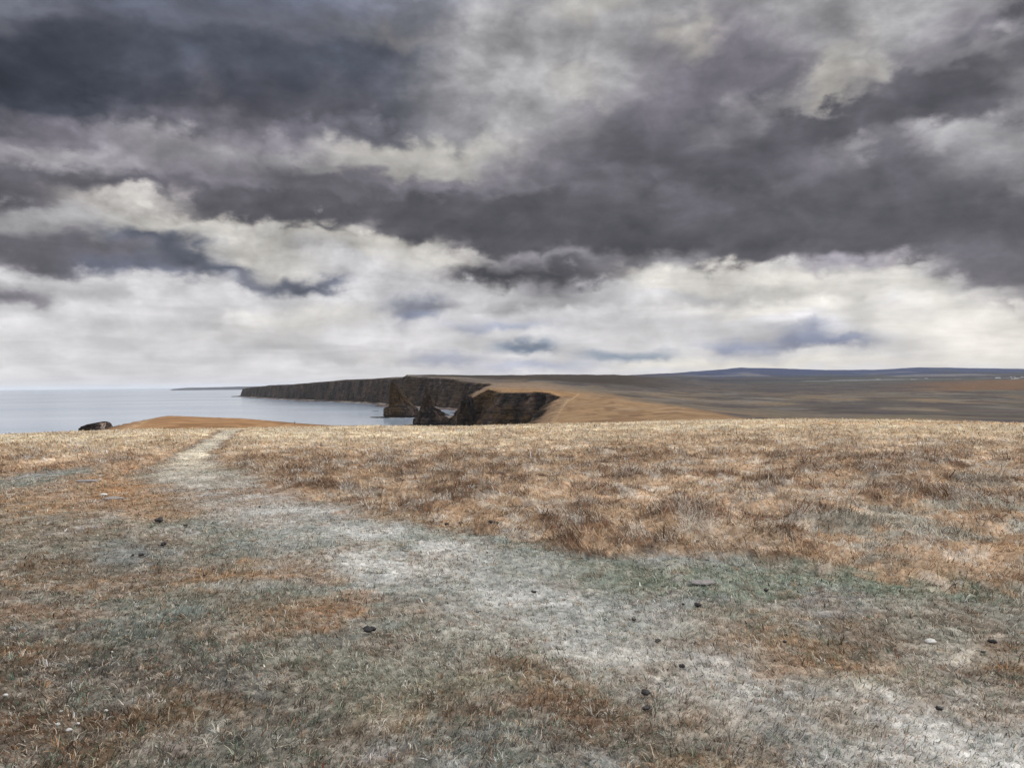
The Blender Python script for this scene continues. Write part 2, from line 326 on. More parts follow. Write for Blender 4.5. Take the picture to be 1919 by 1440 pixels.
# ------------------------------------------------------------------ object helpers
def new_mesh(name, V, Fc, mat, cols=None, smooth=True, parent=None, tri=False, extra=None):
    me = bpy.data.meshes.new(name)
    V = np.asarray(V, np.float32); Fc = np.asarray(Fc, np.int32); k = Fc.shape[1]
    me.vertices.add(len(V)); me.vertices.foreach_set('co', V.ravel())
    me.loops.add(Fc.size); me.loops.foreach_set('vertex_index', Fc.ravel())
    me.polygons.add(len(Fc)); me.polygons.foreach_set('loop_start', np.arange(0, Fc.size, k, dtype=np.int32))
    if smooth: me.polygons.foreach_set('use_smooth', np.ones(len(Fc), bool))
    me.update(calc_edges=True)
    if cols is not None:
        at = me.color_attributes.new('albedo', 'FLOAT_COLOR', 'POINT')
        cc = np.ones((len(V), 4), np.float32); cc[:, :3] = cols; at.data.foreach_set('color', cc.ravel())
    me.materials.append(mat)
    o = bpy.data.objects.new(name, me); COL.objects.link(o)
    if parent is not None: o.parent = parent
    return o

def tag(o, label=None, cat=None, group=None, kind=None):
    if label: o['label'] = label
    if cat: o['category'] = cat
    if group: o['group'] = group
    if kind: o['kind'] = kind
    return o

def grid_faces(nr, nc, wrap=False):
    r = np.arange(nr - 1)[:, None]; c = np.arange(nc if wrap else nc - 1)[None, :]
    c1 = (c + 1) % nc
    a = r * nc + c; b = r * nc + c1; d = (r + 1) * nc + c; e = (r + 1) * nc + c1
    return np.stack([a, b, e, d], -1).reshape(-1, 4)

# ------------------------------------------------------------------ materials
def mat(name, rough=.9, color=None, attr=False, spec=.15, bump=None, noise=None, noise2=None, trans=0):
    m = bpy.data.materials.new(name); m.use_nodes = True; nt = m.node_tree; N = nt.nodes; L = nt.links
    b = N['Principled BSDF']; b.inputs['Roughness'].default_value = rough; b.inputs['Specular IOR Level'].default_value = spec
    src = None
    if attr:
        a = N.new('ShaderNodeAttribute'); a.attribute_name = 'albedo'; src = a.outputs['Color']
    else:
        rgb = N.new('ShaderNodeRGB'); rgb.outputs[0].default_value = (*color, 1); src = rgb.outputs[0]
    for nn in (noise, noise2):
        if not nn: continue
        sc, lo, hi = nn
        g = N.new('ShaderNodeNewGeometry'); n = N.new('ShaderNodeTexNoise'); n.inputs['Scale'].default_value = sc; n.inputs['Detail'].default_value = 6
        n.inputs['Roughness'].default_value = .65
        L.new(g.outputs['Position'], n.inputs['Vector'])
        mr = N.new('ShaderNodeMapRange'); mr.inputs['From Min'].default_value = .3; mr.inputs['From Max'].default_value = .7
        mr.inputs['To Min'].default_value = lo; mr.inputs['To Max'].default_value = hi; L.new(n.outputs['Fac'], mr.inputs['Value'])
        vm = N.new('ShaderNodeVectorMath'); vm.operation = 'SCALE'; L.new(src, vm.inputs[0]); L.new(mr.outputs[0], vm.inputs['Scale']); src = vm.outputs[0]
    L.new(src, b.inputs['Base Color'])
    if bump:
        sc, dist, st = bump
        g = N.new('ShaderNodeNewGeometry'); n = N.new('ShaderNodeTexNoise'); n.inputs['Scale'].default_value = sc; n.inputs['Detail'].default_value = 5
        n.inputs['Roughness'].default_value = .65
        L.new(g.outputs['Position'], n.inputs['Vector'])
        bp = N.new('ShaderNodeBump'); bp.inputs['Strength'].default_value = st; bp.inputs['Distance'].default_value = dist
        L.new(n.outputs['Fac'], bp.inputs['Height']); L.new(bp.outputs[0], b.inputs['Normal'])
    if trans:
        t = N.new('ShaderNodeBsdfTranslucent'); L.new(src, t.inputs['Color'])
        mx = N.new('ShaderNodeMixShader'); mx.inputs[0].default_value = trans
        L.new(b.outputs[0], mx.inputs[1]); L.new(t.outputs[0], mx.inputs[2]); L.new(mx.outputs[0], N['Material Output'].inputs['Surface'])
    return m

M_GROUND = mat('heath_ground', .95, attr=True, spec=.05, bump=(35, .02, .8), noise=(14, .82, 1.12), noise2=(.16, .68, 1.30))
M_BLADE = mat('dry_grass_blades', .75, attr=True, spec=.12, trans=.25)
M_ROCK = mat('flagstone_rock', .85, attr=True, spec=.2, bump=(.22, 5.0, 1.0), noise=(.2, .45, 1.7))
M_DUNG = mat('dark_dung', .55, color=(.022, .018, .018), spec=.4, bump=(220, .004, .8))
M_WSTONE = mat('pale_quartz_stone', .8, color=(.72, .70, .67), bump=(120, .006, .7), noise=(60, .7, 1.05))
M_GSTONE = mat('grey_stone', .85, color=(.30, .28, .27), bump=(90, .008, .8), noise=(30, .6, 1.2))

# ------------------------------------------------------------------ land: one sheet
def build_ground():
    fine = np.linspace(R(-50), R(50), 1250)
    back = np.linspace(R(50), R(310), 90)[1:-1]
    th = np.concatenate([fine, back]); nc = len(th)
    rr = [0.4]
    while rr[-1] < 29000: rr.append(rr[-1] * (1.0058 if rr[-1] < 70 or 300 < rr[-1] < 2600 else 1.0085))
    rr = np.array(rr); nr = len(rr)
    TH, RR = np.meshgrid(th, rr); X = np.sin(TH) * RR; Y = np.cos(TH) * RR
    X = X.ravel(); Y = Y.ravel()
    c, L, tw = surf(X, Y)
    z = elev(X, Y) + relief(X, Y, tw)
    sd = np.full(X.shape, 1e3); m = np.hypot(X, Y) > 90; sd[m] = signed_dist(X[m], Y[m])
    ledge = sst(3, 9, sd)
    z = np.where(sd < 9, -8 + (z + 8) * ledge, z)
    z = np.where(m, np.maximum(z, -8), z)
    V = np.stack([X, Y, z], -1); Fq = grid_faces(nr, nc, True)[:, ::-1]
    V = np.vstack([V, [[0, 0, elev(0, 0)]]]); c = np.vstack([c, c[:1]])
    # cap the small hole under the camera
    k = len(V) - 1
    o = new_mesh('ground', V, Fq, M_GROUND, c)
    cap = new_mesh('ground_patch', np.vstack([V[:nc], V[k:k + 1]]), np.array([[i, nc, (i + 1) % nc] for i in range(nc)])[:, ::-1], M_GROUND, np.vstack([c[:nc], c[k:k + 1]]))
    tag(o, kind='structure'); tag(cap, kind='structure')
build_ground()

def height(X, Y):
    X = np.atleast_1d(np.asarray(X, float)); Y = np.atleast_1d(np.asarray(Y, float))
    c, L, tw = surf(X, Y); return elev(X, Y) + relief(X, Y, tw)

# ------------------------------------------------------------------ grass
def scatter(n, r0, r1, power, amax=R(38)):
    """points whose density per area falls as 1/r**power"""
    q = rng.random(n); e = 2 - power
    r = (r0 ** e + q * (r1 ** e - r0 ** e)) ** (1 / e) if abs(e) > 1e-6 else r0 * (r1 / r0) ** q
    a = rng.uniform(-amax, amax, n); return np.sin(a) * r, np.cos(a) * r

def build_turf():
    n = 1150000
    X, Y = scatter(n, 2.2, 75, 1.75)
    c, L, tw = surf(X, Y)
    keep = rng.random(n) > tw * .35
    X, Y, c, L, tw = X[keep], Y[keep], c[keep], L[keep], tw[keep]; n = len(X)
    broad = rng.random(n) < .06
    z = elev(X, Y) + relief(X, Y, tw) - .003
    r = np.hypot(X, Y)
    ln = L * (.45 + rng.random(n) ** 3 * 2.4) * (1 + .004 * r)
    wd = (.0010 + .00021 * r) * (.6 + .8 * rng.random(n)) * np.where(broad, 2.2, 1)
    ang = fbm(X * .8, Y * .8, 61, 3) * 9 + rng.normal(0, 1.1, n)          # direction of the lean, combed in swirls
    lean = np.clip(1.05 + .4 * rng.normal(size=n), .2, 1.6)
    dx = np.cos(ang) * np.sin(lean); dy = np.sin(ang) * np.sin(lean); dz = np.maximum(np.cos(lean), .1)
    ta = rng.uniform(0, math.pi, n); wx = np.cos(ta) * wd; wy = np.sin(ta) * wd
    # colour of each blade: patch colour with its own value, some bleached, some green, some rust
    v = np.exp(rng.normal(-.08, .58, n)); cc = c * v[:, None]
    q = rng.random(n)
    cc = mixc(cc, S(214, 204, 186), (q < .13) * .75)
    cc = mixc(cc, S(104, 132, 112), ((q > .10) & (q < .22) & (tw < .4)) * .55)
    cc = mixc(cc, S(160, 100, 64), ((q > .22) & (q < .28)) * .5)
    cc = mixc(cc, S(60, 48, 38), ((q > .28) & (q < .40)) * .75)
    cc = np.clip(cc, 0, .85)
    b = np.stack([X, Y, z], -1); w = np.stack([wx, wy, np.zeros(n)], -1); d = np.stack([dx, dy, dz], -1) * ln[:, None]
    up = np.zeros((n, 3)); up[:, 2] = ln * .35 * rng.random(n)
    V = np.stack([b - w, b + w, b + d * .55 + up + w * .7, b + d * .55 + up - w * .7, b + d], 1).reshape(-1, 3)
    i = np.arange(n)[:, None] * 5
    T = np.stack([i + [0, 1, 2], i + [0, 2, 3], i + [3, 2, 4]], 1).reshape(-1, 3)
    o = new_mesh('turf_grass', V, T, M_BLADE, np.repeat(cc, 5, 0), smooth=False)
    tag(o, 'short bleached and brown grass covering the whole heath', 'grass', kind='stuff')

def build_tussock(k=46000, r0=7.0, r1=78, power=1.25, turf=False):
    # tufts: clumped bases
    CXs, CYs = scatter(k, r0, r1, power)
    c, L, tw = surf(CXs, CYs)
    sel = (rng.random(k) < tw) if not turf else (tw < .5) & (rng.random(k) < .25 + .75 * sst(.4, .6, fbm(CXs * 1.7, CYs * 1.7, 63, 3)))
    CXs, CYs, c, L = CXs[sel], CYs[sel], c[sel], L[sel]; k = len(CXs)
    per = 15 if not turf else 13
    if turf: L = L * (1.1 + 1.3 * rng.random(k) ** 3)
    n = k * per
    idx = np.repeat(np.arange(k), per)
    rad = ((.03 + .05 * rng.random(k)) if not turf else (.008 + .016 * rng.random(k))) * (1 + .02 * np.hypot(CXs, CYs))
    aa = rng.uniform(0, 2 * math.pi, n); rr = np.sqrt(rng.random(n)) * rad[idx]
    X = CXs[idx] + np.cos(aa) * rr; Y = CYs[idx] + np.sin(aa) * rr
    _, _, tw = surf(X, Y)
    z = elev(X, Y) + relief(X, Y, tw) - .005
    tl = L * (.7 + 1.0 * rng.random(k)); ln = tl[idx] * (.6 + .7 * rng.random(n))
    r = np.hypot(X, Y)
    wd = ((.0014 if not turf else .0010) + .00019 * r) * (.7 + .6 * rng.random(n))
    wind = fbm(CXs * .5, CYs * .5, 62, 3) * 6 + rng.normal(0, .8, k)
    ang = np.where(rng.random(n) < .55, aa, wind[idx]) + rng.normal(0, .4, n)
    lean = np.clip(.95 + .45 * rng.normal(size=n), .1, 1.6)
    d = np.stack([np.cos(ang) * np.sin(lean), np.sin(ang) * np.sin(lean), np.cos(lean)], -1) * ln[:, None]
    droop = ln * (.2 + .6 * rng.random(n))
    e = np.stack([np.cos(ang), np.sin(ang), np.full(n, -.9)], -1) * droop[:, None]
    ta = rng.uniform(0, math.pi, n); w = np.stack([np.cos(ta) * wd, np.sin(ta) * wd, np.zeros(n)], -1)
    tv = np.exp(rng.normal(0, .30, k)); hue = rng.random(k)
    ct = c * tv[:, None]
    cl = fbm(CXs * 3.0, CYs * 2.2, 32, 4, .65)
    wh = np.where(turf, hue < .14, (hue < .08) | ((rng.random(k) < .75) & (cl > .555)))
    ct = mixc(ct, S(232, 226, 214), wh * .82)
    ct = mixc(ct, S(146, 106, 72), ((hue > .10) & (hue < .24)) * .5)
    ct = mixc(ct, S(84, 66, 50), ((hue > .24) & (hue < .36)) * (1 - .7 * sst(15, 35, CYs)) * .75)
    ct = mixc(ct, S(192, 150, 108), ((hue > .36) & (hue < .5)) * .5)
    if turf:
        ct = mixc(ct, S(112, 138, 118), ((hue > .5) & (hue < .68)) * .55); ct = mixc(ct, S(60, 52, 42), ((hue > .68) & (hue < .78)) * .6)
    cc = np.clip(ct[idx] * np.exp(rng.normal(-.03, .38, n))[:, None], 0, .85)
    cc = mixc(cc, S(226, 214, 190), (rng.random(n) < .09) * .7)
    b = np.stack([X, Y, z], -1)
    V = np.stack([b - w, b + w, b + d * .6 + w * .85, b + d * .6 - w * .85, b + d + e * .35 + w * .5, b + d + e * .35 - w * .5, b + d * 1.15 + e], 1).reshape(-1, 3)
    i = np.arange(n)[:, None] * 7
    T = np.stack([i + [0, 1, 2], i + [0, 2, 3], i + [3, 2, 4], i + [3, 4, 5], i + [5, 4, 6]], 1).reshape(-1, 3)
    o = new_mesh('turf_tufts' if turf else 'tussock_grass', V, T, M_BLADE, np.repeat(cc, 7, 0), smooth=False)
    tag(o, 'small uneven tufts of green, rust and straw grass in the cropped turf' if turf else 'long shaggy straw and rust tussock grass beyond the cropped turf', 'grass', kind='stuff')

def build_straw():
    """loose bleached stems lying on the turf, curved"""
    n = 2600; seg = 6
    X, Y = scatter(n, 2.4, 26, 1.6)
    c, L, tw = surf(X, Y); z = elev(X, Y) + relief(X, Y, tw) + .008 + .6 * L * tw + .006 * rng.random(n)
    a = rng.uniform(0, 2 * math.pi, n); ln = .02 + .07 * rng.random(n) ** 2; curv = rng.normal(0, 22, n)
    wd = .0006 + .00014 * np.hypot(X, Y)
    rise = rng.random(n) ** 2 * .5
    Vs = []
    x, y, zz = X.copy(), Y.copy(), z.copy()
    for s in range(seg):
        nx, ny = -np.sin(a), np.cos(a)
        Vs += [np.stack([x + nx * wd, y + ny * wd, zz], -1), np.stack([x - nx * wd, y - ny * wd, zz + wd * .5], -1)]
        st = ln / (seg - 1); x = x + np.cos(a) * st; y = y + np.sin(a) * st; a = a + curv * st; zz = zz + st * rise * (1 - s / seg * 1.6)
    V = np.stack(Vs, 1).reshape(-1, 3); i = np.arange(n)[:, None] * (2 * seg)
    T = np.stack([i + [2 * s, 2 * s + 1, 2 * s + 3, 2 * s + 2] for s in range(seg - 1)], 1).reshape(-1, 4)
    col = S(214, 202, 180)[None] * rng.uniform(.5, 1.0, n)[:, None]
    o = new_mesh('straw', V, T, M_BLADE, np.clip(np.repeat(col, 2 * seg, 0), 0, .85), smooth=False)
    tag(o, 'pale loose curled straw stems scattered over the turf', 'straw', kind='stuff')
build_turf(); build_tussock(); build_tussock(34000, 2.3, 22, 1.55, True); build_straw()

# ------------------------------------------------------------------ cliffs
def rock_cols(x, y, z, nz, warm, seed=0):
    a = fbm3(x / 18, y / 18, z / 9, 71 + seed, 4); b = fbm3(x / 5, y / 5, z / 2.2, 72 + seed, 3); g = fbm3(x / 26, y / 26, z / 40, 73 + seed, 4)
    c = np.broadcast_to(S(62, 52, 48), x.shape + (3,)).copy()
    c = mixc(c, S(92, 72, 62), sst(.45, .62, a) * .8)
    c = mixc(c, S(36, 32, 34), sst(.5, .65, b) * .75)
    c = mixc(c, S(150, 132, 118), sst(.60, .70, b) * .5)
    vs = fbm3(x / 9, y / 9, z / 70, 76 + seed, 4); c = c * np.exp((vs - .5) * 4.6)[..., None]; c = mixc(c, S(140, 118, 104), sst(.58, .68, fbm3(x / 16 + 9, y / 16, z / 50, 77, 4)) * .6)  # vertical stain stripes, also painting buttress light and shade into the colour
    c = mixc(c, S(118, 88, 48), sst(.40, .62, g + .25 * (nz - .3)) * warm)
    c = mixc(c, S(30, 28, 30), 1 - sst(2.5, 6, z + 2 * b))
    return c * .34

def joint(v, k, a=.28, b=.72):
    v = v * k; f = np.floor(v); return (f + sst(a, b, v - f)) / k

def cliff(name, i0, i1, step, warm, talus=14., inner=11., amp=1.0, seed=0, nrow=46, beach=None, wl=34.):
    pts = CO[CI[i0]:CI[i1] + 1]
    seg = np.hypot(*(pts[1:] - pts[:-1]).T); s = np.concatenate([[0], np.cumsum(seg)]); n = int(s[-1] / step) + 2
    q = np.linspace(0, s[-1], n); x = np.interp(q, s, pts[:, 0]); y = np.interp(q, s, pts[:, 1])
    # smooth direction of the outward normal
    tx = np.gradient(x); ty = np.gradient(y); k = max(3, int(12 / step)); ker = np.hanning(2 * k + 1); ker /= ker.sum()
    tx = np.convolve(np.pad(tx, k, 'edge'), ker, 'valid'); ty = np.convolve(np.pad(ty, k, 'edge'), ker, 'valid')
    l = np.hypot(tx, ty); nx, ny = -ty / l, tx / l                # outward = left of travel (land on the right)
    h = elev(x, y); _h2 = relief(x, y, np.zeros(n)); top = h + _h2
    rows = []; inn = [inner + 6, inner, inner - 3, 4.0, 1.5]
    for t in inn:
        xx = x - nx * t; yy = y - ny * t
        zz = elev(xx, yy) + relief(xx, yy, np.zeros(n))
        drop = {inn[0]: -1.2, inn[1]: .25, inn[2]: .5}.get(t, .3 if t == 4.0 else -.4)
        rows.append((xx, yy, zz + drop))
    butt = fbm(q / wl, q * 0 + seed, 81 + seed, 4, .55); gul = np.abs(fbm(q / wl * 2.4 + 50, q * 0 + seed, 82 + seed, 3) - .5) * 2
    butt = .35 * butt + .65 * joint(butt, 9); gul = .5 * gul + .5 * joint(gul, 5)
    for j in range(nrow):
        f = j / (nrow - 1); z = top + (-1.5 - top) * f
        st = fbm3(x / 30, y / 30, z / 2.6, 83 + seed, 3); bl = joint(fbm3(x / 7, y / 7, z / 12, 84 + seed, 3), 6); st = .4 * st + .6 * joint(st, 7)
        out = amp * ((butt - .35) * 40 * (.25 + .75 * f ** .7) + gul * 17 * (.2 + .8 * f) + (bl - .5) * 9 + (st - .5) * 6) + talus * f ** 1.4 * (.5 + fbm(q / 45, q * 0 + 3, 85 + seed, 3))
        out = np.maximum(out, -3 + 3 * f) * min(1, .15 + j / 3)
        rows.append((x + nx * out, y + ny * out, z + (bl - .5) * 1.2 * (1 - f)))
    if beach:
        for e in (6, 14, 22, 30):
            xx, yy, zz = rows[5 + nrow - 1]; m = beach * (.5 + fbm(q / 60, q * 0 + 7, 86, 3))
            rows.append((xx + nx * e * m, yy + ny * e * m, 2.2 - e * .1 + fbm(xx / 6 + e, yy / 6, 87, 3) * 1.6))
    nr = len(rows)
    V = np.stack([np.stack(r, -1) for r in rows], 0)
    if beach: V[5 + nrow - 1, :, 2] = 2.6; V[5 + nrow - 2, :, 2] = np.maximum(V[5 + nrow - 2, :, 2], 4)
    gu = np.gradient(V, axis=0); gv = np.gradient(V, axis=1); N = np.cross(gu, gv); N /= np.linalg.norm(N, axis=-1, keepdims=True) + 1e-9; nz = np.abs(N[..., 2])
    c = rock_cols(V[..., 0], V[..., 1], V[..., 2], nz, warm, seed)
    ct, _, _ = surf(V[..., 0].ravel(), V[..., 1].ravel()); ct = ct.reshape(c.shape)
    w = np.zeros(c.shape[:2]); w[:5] = 1; w[5] = .8; w[6] = .5
    c = c * (1 - w[..., None]) + ct * w[..., None]
    if beach:
        bc = mixc(np.broadcast_to(S(92, 72, 68), c[-4:].shape).copy(), S(170, 156, 142), sst(.5, .62, fbm(V[-4:, :, 0] / 16, V[-4:, :, 1] / 16, 88, 3)))
        c[-4:] = bc; c[-1] = S(60, 52, 50)
    o = new_mesh(name, V.reshape(-1, 3), grid_faces(nr, n), M_ROCK, c.reshape(-1, 3))
    return tag(o, kind='structure')

cliff('cliff_headland', 22, 35, 1.1, .8, talus=16, wl=40, seed=1, nrow=64, inner=12)
cliff('cliff_spur', 0, 22, 3.0, .6, talus=10, seed=2, nrow=26)
cliff('cliff_bay', 35, 46, 1.8, .45, talus=16, wl=70, amp=1.3, seed=3, nrow=56, beach=1.2, inner=14)
cliff('cliff_far', 46, 58, 3.0, .25, talus=4, wl=70, amp=.9, seed=4, nrow=44, beach=.9, inner=16)

# ------------------------------------------------------------------ sea stacks
def stack(name, px0, Y, prof, label, cat, depth=.8, seed=0, warm=.5, shelf=None, nth=150, nz=90, base_z=-3, group=None, wob=1.0, lift=1.0):
    """prof: rows of (z, x_left, x_right) in metres relative to the base centre"""
    X0 = (px0 - CX) / F * Y
    root = bpy.data.objects.new(name, None); COL.objects.link(root); root.location = (X0, Y, 0)
    tag(root, label, cat, group)
    pz = np.array([p[0] for p in prof], float); pl = np.array([p[1] for p in prof], float); pr = np.array([p[2] for p in prof], float)
    zz = np.linspace(pz[0], pz[-1], nz); th = np.linspace(0, 2 * math.pi, nth, endpoint=False)
    TH, ZZ = np.meshgrid(th, zz)
    xl = np.interp(ZZ, pz, pl); xr = np.interp(ZZ, pz, pr); c = (xl + xr) / 2; w = np.maximum((xr - xl) / 2, .05)
    ct = np.cos(TH); sn = np.sin(TH); e = .72
    ux = np.sign(ct) * np.abs(ct) ** e; uy = np.sign(sn) * np.abs(sn) ** e
    sc = np.clip(w / 6, .15, 1) * wob
    rid = fbm3(np.cos(TH) * 3 + seed, np.sin(TH) * 3, ZZ / 30, 91 + seed, 4); blk = fbm3(np.cos(TH) * 6, np.sin(TH) * 6 + seed, ZZ / 5, 92 + seed, 3)
    strat = fbm3(np.cos(TH) + seed, np.sin(TH), ZZ / 1.4, 93 + seed, 3)
    rid = .4 * rid + .6 * joint(rid, 9); blk = .4 * blk + .6 * joint(blk, 6); strat = joint(strat, 6)
    dd = ((rid - .5) * 13 + (blk - .5) * 9 + (strat - .5) * 4) * sc
    x = c + ux * (w + dd * .55); y = uy * (w * depth + dd)
    V = np.stack([x, y, ZZ + (blk - .5) * 1.5 * sc], -1)
    cols = rock_cols(V[..., 0] + X0, V[..., 1] + Y, V[..., 2], .35, warm, seed) * lift
    V = V.reshape(-1, 3); cols = cols.reshape(-1, 3)
    topc = V[-nth:].mean(0) + [0, 0, .3]
    V = np.vstack([V, topc]); cols = np.vstack([cols, cols[-1:]]); k = len(V) - 1
    Fq = grid_faces(nz, nth, True)
    i = np.arange(nth); base = (nz - 1) * nth
    tri = np.stack([base + i, base + (i + 1) % nth, np.full(nth, k), np.full(nth, k)], -1)
    me_f = [tuple(f) for f in Fq] + [tuple(t[:3]) for t in tri]
    me = bpy.data.meshes.new('rock_body'); me.from_pydata([tuple(v) for v in V], [], me_f)
    at = me.color_attributes.new('albedo', 'FLOAT_COLOR', 'POINT'); cc = np.ones((len(V), 4), np.float32); cc[:, :3] = cols; at.data.foreach_set('color', cc.ravel())
    me.materials.append(M_ROCK); me.polygons.foreach_set('use_smooth', np.ones(len(me.polygons), bool))
    o = bpy.data.objects.new('rock_body', me); COL.objects.link(o); o.parent = root
    if shelf:
        x0, x1, dep, hgt = shelf
        nr = 26; nt = 120; rr = np.linspace(0, 1, nr); TH, RR = np.meshgrid(np.linspace(0, 2 * math.pi, nt, endpoint=False), rr)
        rad = .72 + .6 * fbm(np.cos(TH) * 2.2 + seed * 3, np.sin(TH) * 2.2, 95 + seed, 4)
        x = (x0 + x1) / 2 + np.cos(TH) * RR * rad * (x1 - x0) / 2; y = np.sin(TH) * RR * rad * dep
        z = hgt * (1 - sst(.86, 1, RR)) + (fbm(x / 4, y / 4, 96, 4) - .5) * 1.1 - sst(.9, 1, RR) * 2.2
        z = np.round(z / .35) * .35 + (fbm(x, y, 97, 2) - .5) * .12
        cs = mixc(np.broadcast_to(S(58, 54, 54), x.shape + (3,)).copy(), S(150, 146, 142), sst(.56, .66, fbm(x / 3, y / 1.6, 98, 3)) * .8)
        new_mesh('rock_platform', np.stack([x, y, z], -1).reshape(-1, 3), grid_faces(nr, nt, True), M_ROCK, cs.reshape(-1, 3), parent=root)
    return root

m1 = 1262 / F / 4.8      # metres per enlarged pixel at the far stack
def prof1(rows, zx, zy, m): return [((zy - y) * m, (xl - zx) * m, (xr - zx) * m) for y, xl, xr in rows]
stack('sea_stack', 680 + 340 / 4.8, 1262, [(-4, -27, 27)] + prof1([(432, 190, 488), (400, 188, 492), (352, 190, 480), (344, 205, 466), (338, 240, 458), (300, 238, 412), (260, 240, 384), (215, 241, 352), (185, 243, 334), (150, 246, 308), (128, 252, 286), (112, 258, 275), (103, 263, 269)], 340, 432, m1),
      'pointed brown sea stack standing left of its darker twin, steep on its left side', 'sea stack', seed=1, warm=.8, shelf=(-48, 26, 26, 1.1), group='pointed sea stacks in the bay')
m2 = 1002 / F / 4.8
stack('sea_stack', 680 + 610 / 4.8, 1002, [(-4, -23, 23)] + prof1([(497, 455, 762), (462, 455, 766), (436, 458, 762), (424, 484, 752), (412, 508, 738), (385, 512, 722), (352, 517, 676), (335, 532, 640), (290, 541, 624), (240, 552, 608), (200, 559, 594), (175, 568, 583), (158, 573, 578)], 610, 497, m2),
      'darker slender sea stack in front of the cliffs, nearest to the rocky headland', 'sea stack', seed=5, warm=.35, shelf=(-36, 26, 22, 1.0), group='pointed sea stacks in the bay')
m3 = 960 / F / 4.8
stack('rock_pinnacle', 680 + 900 / 4.8, 950, [(-4, -16, 16)] + prof1([(560, 830, 1010), (525, 832, 1000), (450, 838, 990), (400, 868, 985), (380, 880, 980), (330, 896, 975), (300, 908, 972), (285, 928, 962), (280, 935, 952)], 900, 563, m3),
      'blunt rock pinnacle leaning against the seaward end of the near headland', 'rock pinnacle', seed=9, warm=.5, depth=1.1)
m4 = 600 / F
stack('rock_skerry', 178, 600, [(-4, -13, 13), (2, -12.5, 12.5), (14, -12, 12), (18, -11.8, 11.8), (20.4, -11.4, 11.4), (22.2, -9.5, 11), (23.8, -4.5, 10.6), (25.0, 1.5, 10), (25.9, 5.0, 8.6)],
      'long low black rock stack poking up beyond the left cliff edge', 'sea stack', seed=12, warm=.1, depth=.6, wob=.9, lift=3.0)
# low black skerries in the water under the headland
def skerry(px, Y, lx, ly, h, label, seed):
    n = 30; nt = 90; TH, RR = np.meshgrid(np.linspace(0, 2 * math.pi, nt, endpoint=False), np.linspace(0, 1, n))
    rad = .6 + .8 * fbm(np.cos(TH) * 1.8 + seed, np.sin(TH) * 1.8, 195 + seed, 4)
    x = np.cos(TH) * RR * rad * lx; y = np.sin(TH) * RR * rad * ly
    z = h * (1 - sst(.6, 1, RR)) * (.5 + fbm(x / 6 + seed, y / 4, 196, 4)) - sst(.85, 1, RR) * 1.6 - .1
    cs = mixc(np.broadcast_to(S(46, 42, 44), x.shape + (3,)).copy(), S(120, 112, 106), sst(.56, .66, fbm(x / 3, y / 2, 198, 3)) * .7)
    o = new_mesh('skerry', np.stack([x, y, z], -1).reshape(-1, 3), grid_faces(n, nt, True), M_ROCK, cs.reshape(-1, 3))
    o.location = (*P(px, Y), 0); tag(o, label, 'skerry', 'low skerries at the foot of the cliffs')
skerry(832, 985, 13, 7, 1.8, 'small flat black skerry between the darker stack and the headland', 1)
skerry(846, 1130, 10, 9, 2.2, 'low reef awash behind the darker stack, near the beach', 2)
skerry(812, 1330, 26, 14, 3.0, 'wide low reef in the gap behind the two pointed stacks', 3)
skerry(703, 1560, 8, 5, 1.0, 'tiny dark skerry alone in open water left of the pointed stacks', 4)
skerry(600, 2640, 95, 24, 2.6, 'long dark reef running out from the far cliff foot', 5)
skerry(443, 4150, 34, 22, 3.0, 'low reef off the far headland tip', 6)

# ------------------------------------------------------------------ sea
def build_sea():
    th = np.concatenate([np.linspace(R(-52), R(52), 320), np.linspace(R(52), R(308), 60)[1:-1]]); rr = np.geomspace(60, 75000, 420)
    TH, RR = np.meshgrid(th, rr); V = np.stack([np.sin(TH) * RR, np.cos(TH) * RR, TH * 0], -1).reshape(-1, 3)
    m = bpy.data.materials.new('sea_water'); m.use_nodes = True; nt = m.node_tree; N = nt.nodes; L = nt.links; b = N['Principled BSDF']
    b.inputs['Base Color'].default_value = (.33, .39, .47, 1); b.inputs['Roughness'].default_value = .12; b.inputs['IOR'].default_value = 1.34
    g = N.new('ShaderNodeNewGeometry')
    mp = N.new('ShaderNodeMapping'); mp.inputs['Scale'].default_value = (.05, .09, .05); mp.inputs['Rotation'].default_value = (0, 0, R(25)); L.new(g.outputs['Position'], mp.inputs['Vector'])
    n1 = N.new('ShaderNodeTexNoise'); n1.inputs['Scale'].default_value = 1.0; n1.inputs['Detail'].default_value = 7; n1.inputs['Roughness'].default_value = .6; L.new(mp.outputs[0], n1.inputs['Vector'])
    bp = N.new('ShaderNodeBump'); bp.inputs['Distance'].default_value = .5; bp.inputs['Strength'].default_value = .25; L.new(n1.outputs['Fac'], bp.inputs['Height']); L.new(bp.outputs[0], b.inputs['Normal'])
    # wind lanes change how rough the surface is
    mp2 = N.new('ShaderNodeMapping'); mp2.inputs['Scale'].default_value = (.0009, .0028, .001); mp2.inputs['Rotation'].default_value = (0, 0, R(-18)); L.new(g.outputs['Position'], mp2.inputs['Vector'])
    n2 = N.new('ShaderNodeTexNoise'); n2.inputs['Scale'].default_value = 1.0; n2.inputs['Detail'].default_value = 5; L.new(mp2.outputs[0], n2.inputs['Vector'])
    mr = N.new('ShaderNodeMapRange'); mr.inputs['From Min'].default_value = .38; mr.inputs['From Max'].default_value = .62; mr.inputs['To Min'].default_value = .14; mr.inputs['To Max'].default_value = .19
    L.new(n2.outputs['Fac'], mr.inputs['Value']); L.new(mr.outputs[0], b.inputs['Roughness'])
    o = new_mesh('sea', V, grid_faces(len(rr), len(th), True)[:, ::-1], m); tag(o, kind='structure')
build_sea()

